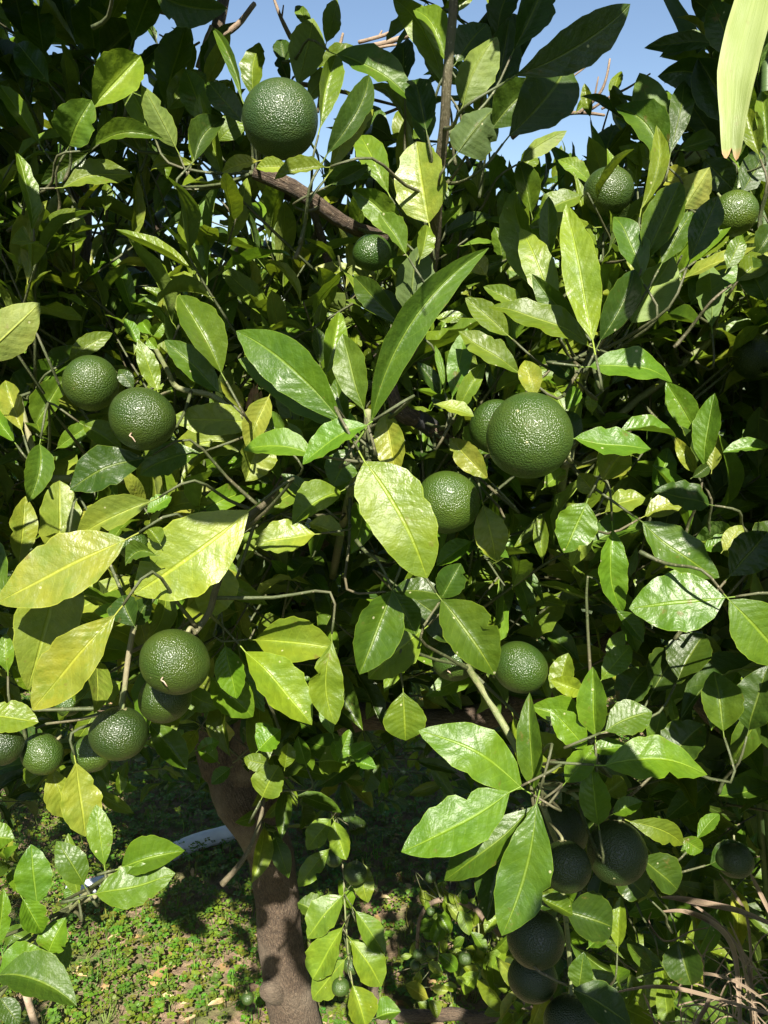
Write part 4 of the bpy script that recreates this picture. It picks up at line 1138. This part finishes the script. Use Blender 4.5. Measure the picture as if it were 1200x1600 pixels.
for x0, x1, d in ((1176, 1184, .80), (1192, 1196, .76), (1208, 1212, .82)):
    b = Buf(); p = [at(x0+10, -80, d), at(x1, 200, d), at(x0, 480, d+.02), at(x1, 760, d+.06), at(x0+6, 1000, d+.12), at(x1+8, 1300, d+.25), ground(x0+40, 1560)]
    tube(b, [q-p[-1] for q in p], [.0052, .0056, .006, .0065, .007], 10, rough=.03); link('cane', b.mesh('cane', M_STRAPG), sp_, p[-1])
DB = ground(1230, 1620); DB[2] = 0
dg = empty('dry_grass_clump', DB, 'clump of long dry brown blades arching in the bottom right corner', 'dry grass')
DRY = [([(1034, 1402), (1060, 1404), (1110, 1413), (1160, 1425), (1230, 1455)], 13, .85), ([(1036, 1424), (1070, 1424), (1110, 1440), (1140, 1470), (1152, 1520), (1158, 1640)], 12, .84),
    ([(1040, 1402), (1090, 1418), (1150, 1475), (1170, 1560), (1178, 1640)], 6, .9), ([(956, 1552), (1010, 1542), (1060, 1545), (1120, 1560), (1220, 1590)], 8, .82),
    ([(1048, 1536), (1075, 1522), (1120, 1524), (1170, 1545), (1220, 1585)], 6, .84), ([(1112, 1545), (1105, 1570), (1088, 1600), (1078, 1640)], 9, .86), ([(1018, 1425), (1014, 1440), (1030, 1465), (1050, 1470), (1080, 1455), (1105, 1450)], 4, .9),
    ([(1140, 1440), (1165, 1500), (1178, 1560), (1185, 1640)], 7, .95), ([(1170, 1360), (1190, 1400), (1215, 1450)], 9, .95), ([(1124, 1365), (1150, 1400), (1170, 1450), (1176, 1600)], 6, .98),
    ([(1005, 1552), (1015, 1575), (1030, 1620)], 5, .85), ([(1148, 1470), (1185, 1520), (1210, 1560)], 5, .9), ([(1060, 1575), (1100, 1570), (1150, 1590), (1200, 1620)], 5, .9)]
for p, wd, d in DRY:
    strap([at(x, y, d+.02*math.sin(i*2.)) for i, (x, y) in enumerate(p)], [px(wd*.2, d), px(wd*.75, d), px(wd*.7, d), px(wd*.45, d)], M_STRAPD, dg, face=nrm(CAM-at(1100, 1500, d)+np.array([0, 0, .2])), gut=.5)
for _ in range(70):
    x = random.uniform(1040, 1240); y = random.uniform(1500, 1640); a = random.uniform(-2.9, -.2); L = random.uniform(30, 110); d = random.uniform(.85, 1.1); k = random.uniform(-.4, .4)
    strap([at(x, y, d), at(x+math.cos(a)*L*.5, y+math.sin(a)*L*.5, d-.01), at(x+math.cos(a+k)*L, y+math.sin(a+k)*L*.9+8, d-.01)], [px(2.4, d), px(1.8, d), px(.4, d)], M_STRAPD, dg, gut=.4)
# pale greenhouse roof glimpsed through the crown
gh_ = Buf(); gx, gy, gz = at(705, 492, 38)
Vv_ = []
for i in range(7):
    t = PI*i/6; Vv_ += [(gx-3+0, gy+math.cos(t)*2.5, max(0, 1.2+math.sin(t)*1.4)), (gx+4, gy+math.cos(t)*2.5, 1.2+math.sin(t)*1.4)]
Vv_ = [(gx-3, gy-2.5, 0), (gx+4, gy-2.5, 0)]+[tuple(v) for v in np.array(Vv_).reshape(-1, 2, 3)[::-1].reshape(-1, 3)]+[(gx-3, gy+2.5, 0), (gx+4, gy+2.5, 0)]
Vv_ = np.array(Vv_); k = np.arange(0, len(Vv_)-2, 2); gh_.add(Vv_, np.stack([k, k+1, k+3, k+2], 1), np.zeros((len(Vv_), 2)), (1, 1, 1, 1))
g_ = link('greenhouse', gh_.mesh('greenhouse', plain('white_greenhouse_film', (.75, .78, .80), (.66, .70, .74), .5, .5, .1, .01))); tag(g_, 'white patch of a far greenhouse glimpsed through the crown', 'greenhouse')

# ------------------------------------------------------------ unseen leaves added above and behind the viewer, set to cast shade into view
over = empty('added_shade_tree', (1.5, -1.7, 0), 'unseen tree added behind the viewer, its leaves set to shade parts of the picture', 'tree')
wlimb('trunk', [(1.5, -1.7, -.02), (1.45, -1.65, .7), (1.3, -1.5, 1.5)], [.09, .07, .06], over, seg=14)  # unseen trunk, added to carry the shade leaves
ob = Buf(); cen = []
def out_of_view(P):
    q = P-CAM; z = q@fw
    if np.linalg.norm(q) < .22: return False
    if z < -.05: return True
    if z < .01: z = .01
    x = F*(q@rt)/z; y = F*(q@up)/z; return y > 800+70*.7/z or abs(x) > 600+90*.7/z
for p_ in SUNNY: LIT.append((p_, False, .055))
for x, y in ((1160, 60), (1150, 120), (1145, 200)): LIT.append((at(x, y, .41), False, .012))
LP = np.array([p for p, h_, r_ in LIT]); LR = np.array([r_*(.3 if h_ else .8) for p, h_, r_ in LIT])
def shade(P, L, wd, full, ax, force=False, ex=1.):  # hangs added leaves up the sun ray, out of view, to shade a point
    s_ = .14
    while s_ < 2.4 and not out_of_view(P+S*s_): s_ += .03
    s_ += random.uniform(.0, .1)
    if not out_of_view(P+S*s_): s_ += .15
    a = nrm(ax-S*(ax@S)); n = 2 if full else 1
    for i in range(n):
        for attempt in range(5):
            off = np.cross(a, S)*wd*((i-.5)*.55 if full else random.choice((-.6, .6)))+a*L*(random.uniform(-.08, .08) if full else random.uniform(-.35, .35))
            c = P+S*s_+off+S*i*.02; hw = max(wd*.5, L*.22)
            V = LP-c; al = -(V@S); pp = V+al[:, None]*S; pl = np.abs(pp@a)/(L*.5+LR*ex); pw = np.abs(pp@np.cross(a, S))/(hw+LR*ex)
            bad = (al > 0) & (np.hypot(pl, pw) < .95) & (np.linalg.norm(LP-P, axis=1) > .012)
            if force or not bad.any(): break
        else: continue
        cen.append(c)
        leaf(ob, c-a*L*.5, c+a*L*.5, S+rng.normal(size=3)*.2, hw, tint('g'), .04, .2, 0, .1, 0, 8, 4, .1, 2)
for _ in range(26):
    P = at(random.uniform(300, 450), random.uniform(1190, 1330), random.uniform(1.38, 1.5)); shade(P, .09, .05, True, nrm(rng.normal(size=3)))
for o_ in OCC: shade(*o_, force=bool(o_[3] and o_[0][2] > CAM[2]+.16))
for P, r_ in FORCE:
    for k in range(7): shade(P+rng.normal(size=3)*r_*.3, r_*2.4, r_*1.2, True, nrm(rng.normal(size=3)), False, .15)
    for k in range(2): shade(P, r_*2.1, r_*1.1, True, nrm(rng.normal(size=3)), True)
def shade_zone(x0, x1, y0, y1, d0, d1, n, L=.085, ex=1.):
    for _ in range(n):
        a = nrm(rng.normal(size=3)); shade(at(random.uniform(x0, x1), random.uniform(y0, y1), random.uniform(d0, d1)), L, L*.5, random.random() < .5, a, False, ex)
shade_zone(0, 330, 0, 160, .75, 1.1, 20); shade_zone(0, 330, 120, 420, .8, 1.3, 60); shade_zone(680, 860, 0, 200, .6, .8, 10)
shade_zone(1090, 1200, 80, 330, .7, 1., 24); shade_zone(1120, 1200, 380, 900, .7, 1., 36); shade_zone(980, 1200, 1000, 1300, .65, 1., 50)
shade_zone(800, 1200, 1300, 1600, .55, 1.1, 110);  shade_zone(385, 480, 1260, 1540, 1.45, 1.6, 24, .06)
shade_zone(0, 1200, 300, 620, .9, 1.8, 420, .10, .7); shade_zone(0, 1200, 620, 1000, .85, 1.6, 700, .10, .55); shade_zone(0, 1200, 1000, 1280, .9, 2., 420, .10, .55)
for x0, x1, y0, y1, d0, d1, n in ((0, 330, 250, 440, .84, 1.15, 60), (0, 130, 0, 250, .84, 1.0, 26), (330, 560, 400, 500, .95, 1.3, 22), (860, 1200, 900, 1010, .9, 1.3, 26), (1060, 1200, 430, 860, .85, 1.2, 30)):
    for _ in range(n): shade(at(random.uniform(x0, x1), random.uniform(y0, y1), random.uniform(d0, d1)), .09, .05, False, nrm(rng.normal(size=3)), y1 < 600, .35)
added_shade_leaves = world_part('crown', ob, M_LEAF, over)
cen = np.array(cen)
ob2 = Buf(); left_ = list(range(len(cen))); random.shuffle(left_); hubs = []
for i in left_:
    if not hubs or min(np.linalg.norm(cen[i]-h) for h in hubs) > .28: hubs.append(cen[i])
for h in hubs:
    st = np.array([1.3, -1.5, 1.5]); m_ = (st+h)/2+np.array([0, -.15, .45])
    pts = [st, m_, h+np.array([.0, -.02, .05])]
    chk = [pts[k]*(1-t)+pts[k+1]*t for k in (0, 1) for t in np.linspace(0, 1, 9)]
    if all(out_of_view(c) for c in chk) and not any((((LP-c)@S < 0) & (np.linalg.norm((LP-c)-((LP-c)@S)[:, None]*S, axis=1) < .03)).any() for c in chk): tube(ob2, pts, [.02, .008, .003], 6, sub=6)
world_part('twigs', ob2, M_BARK, over)  # added twigs that hold the shade leaves
world_part('twigs', tb, M_TW, tree)
print('parts', count, bcount, 'hubs', len(hubs), 'occ', len(cen))
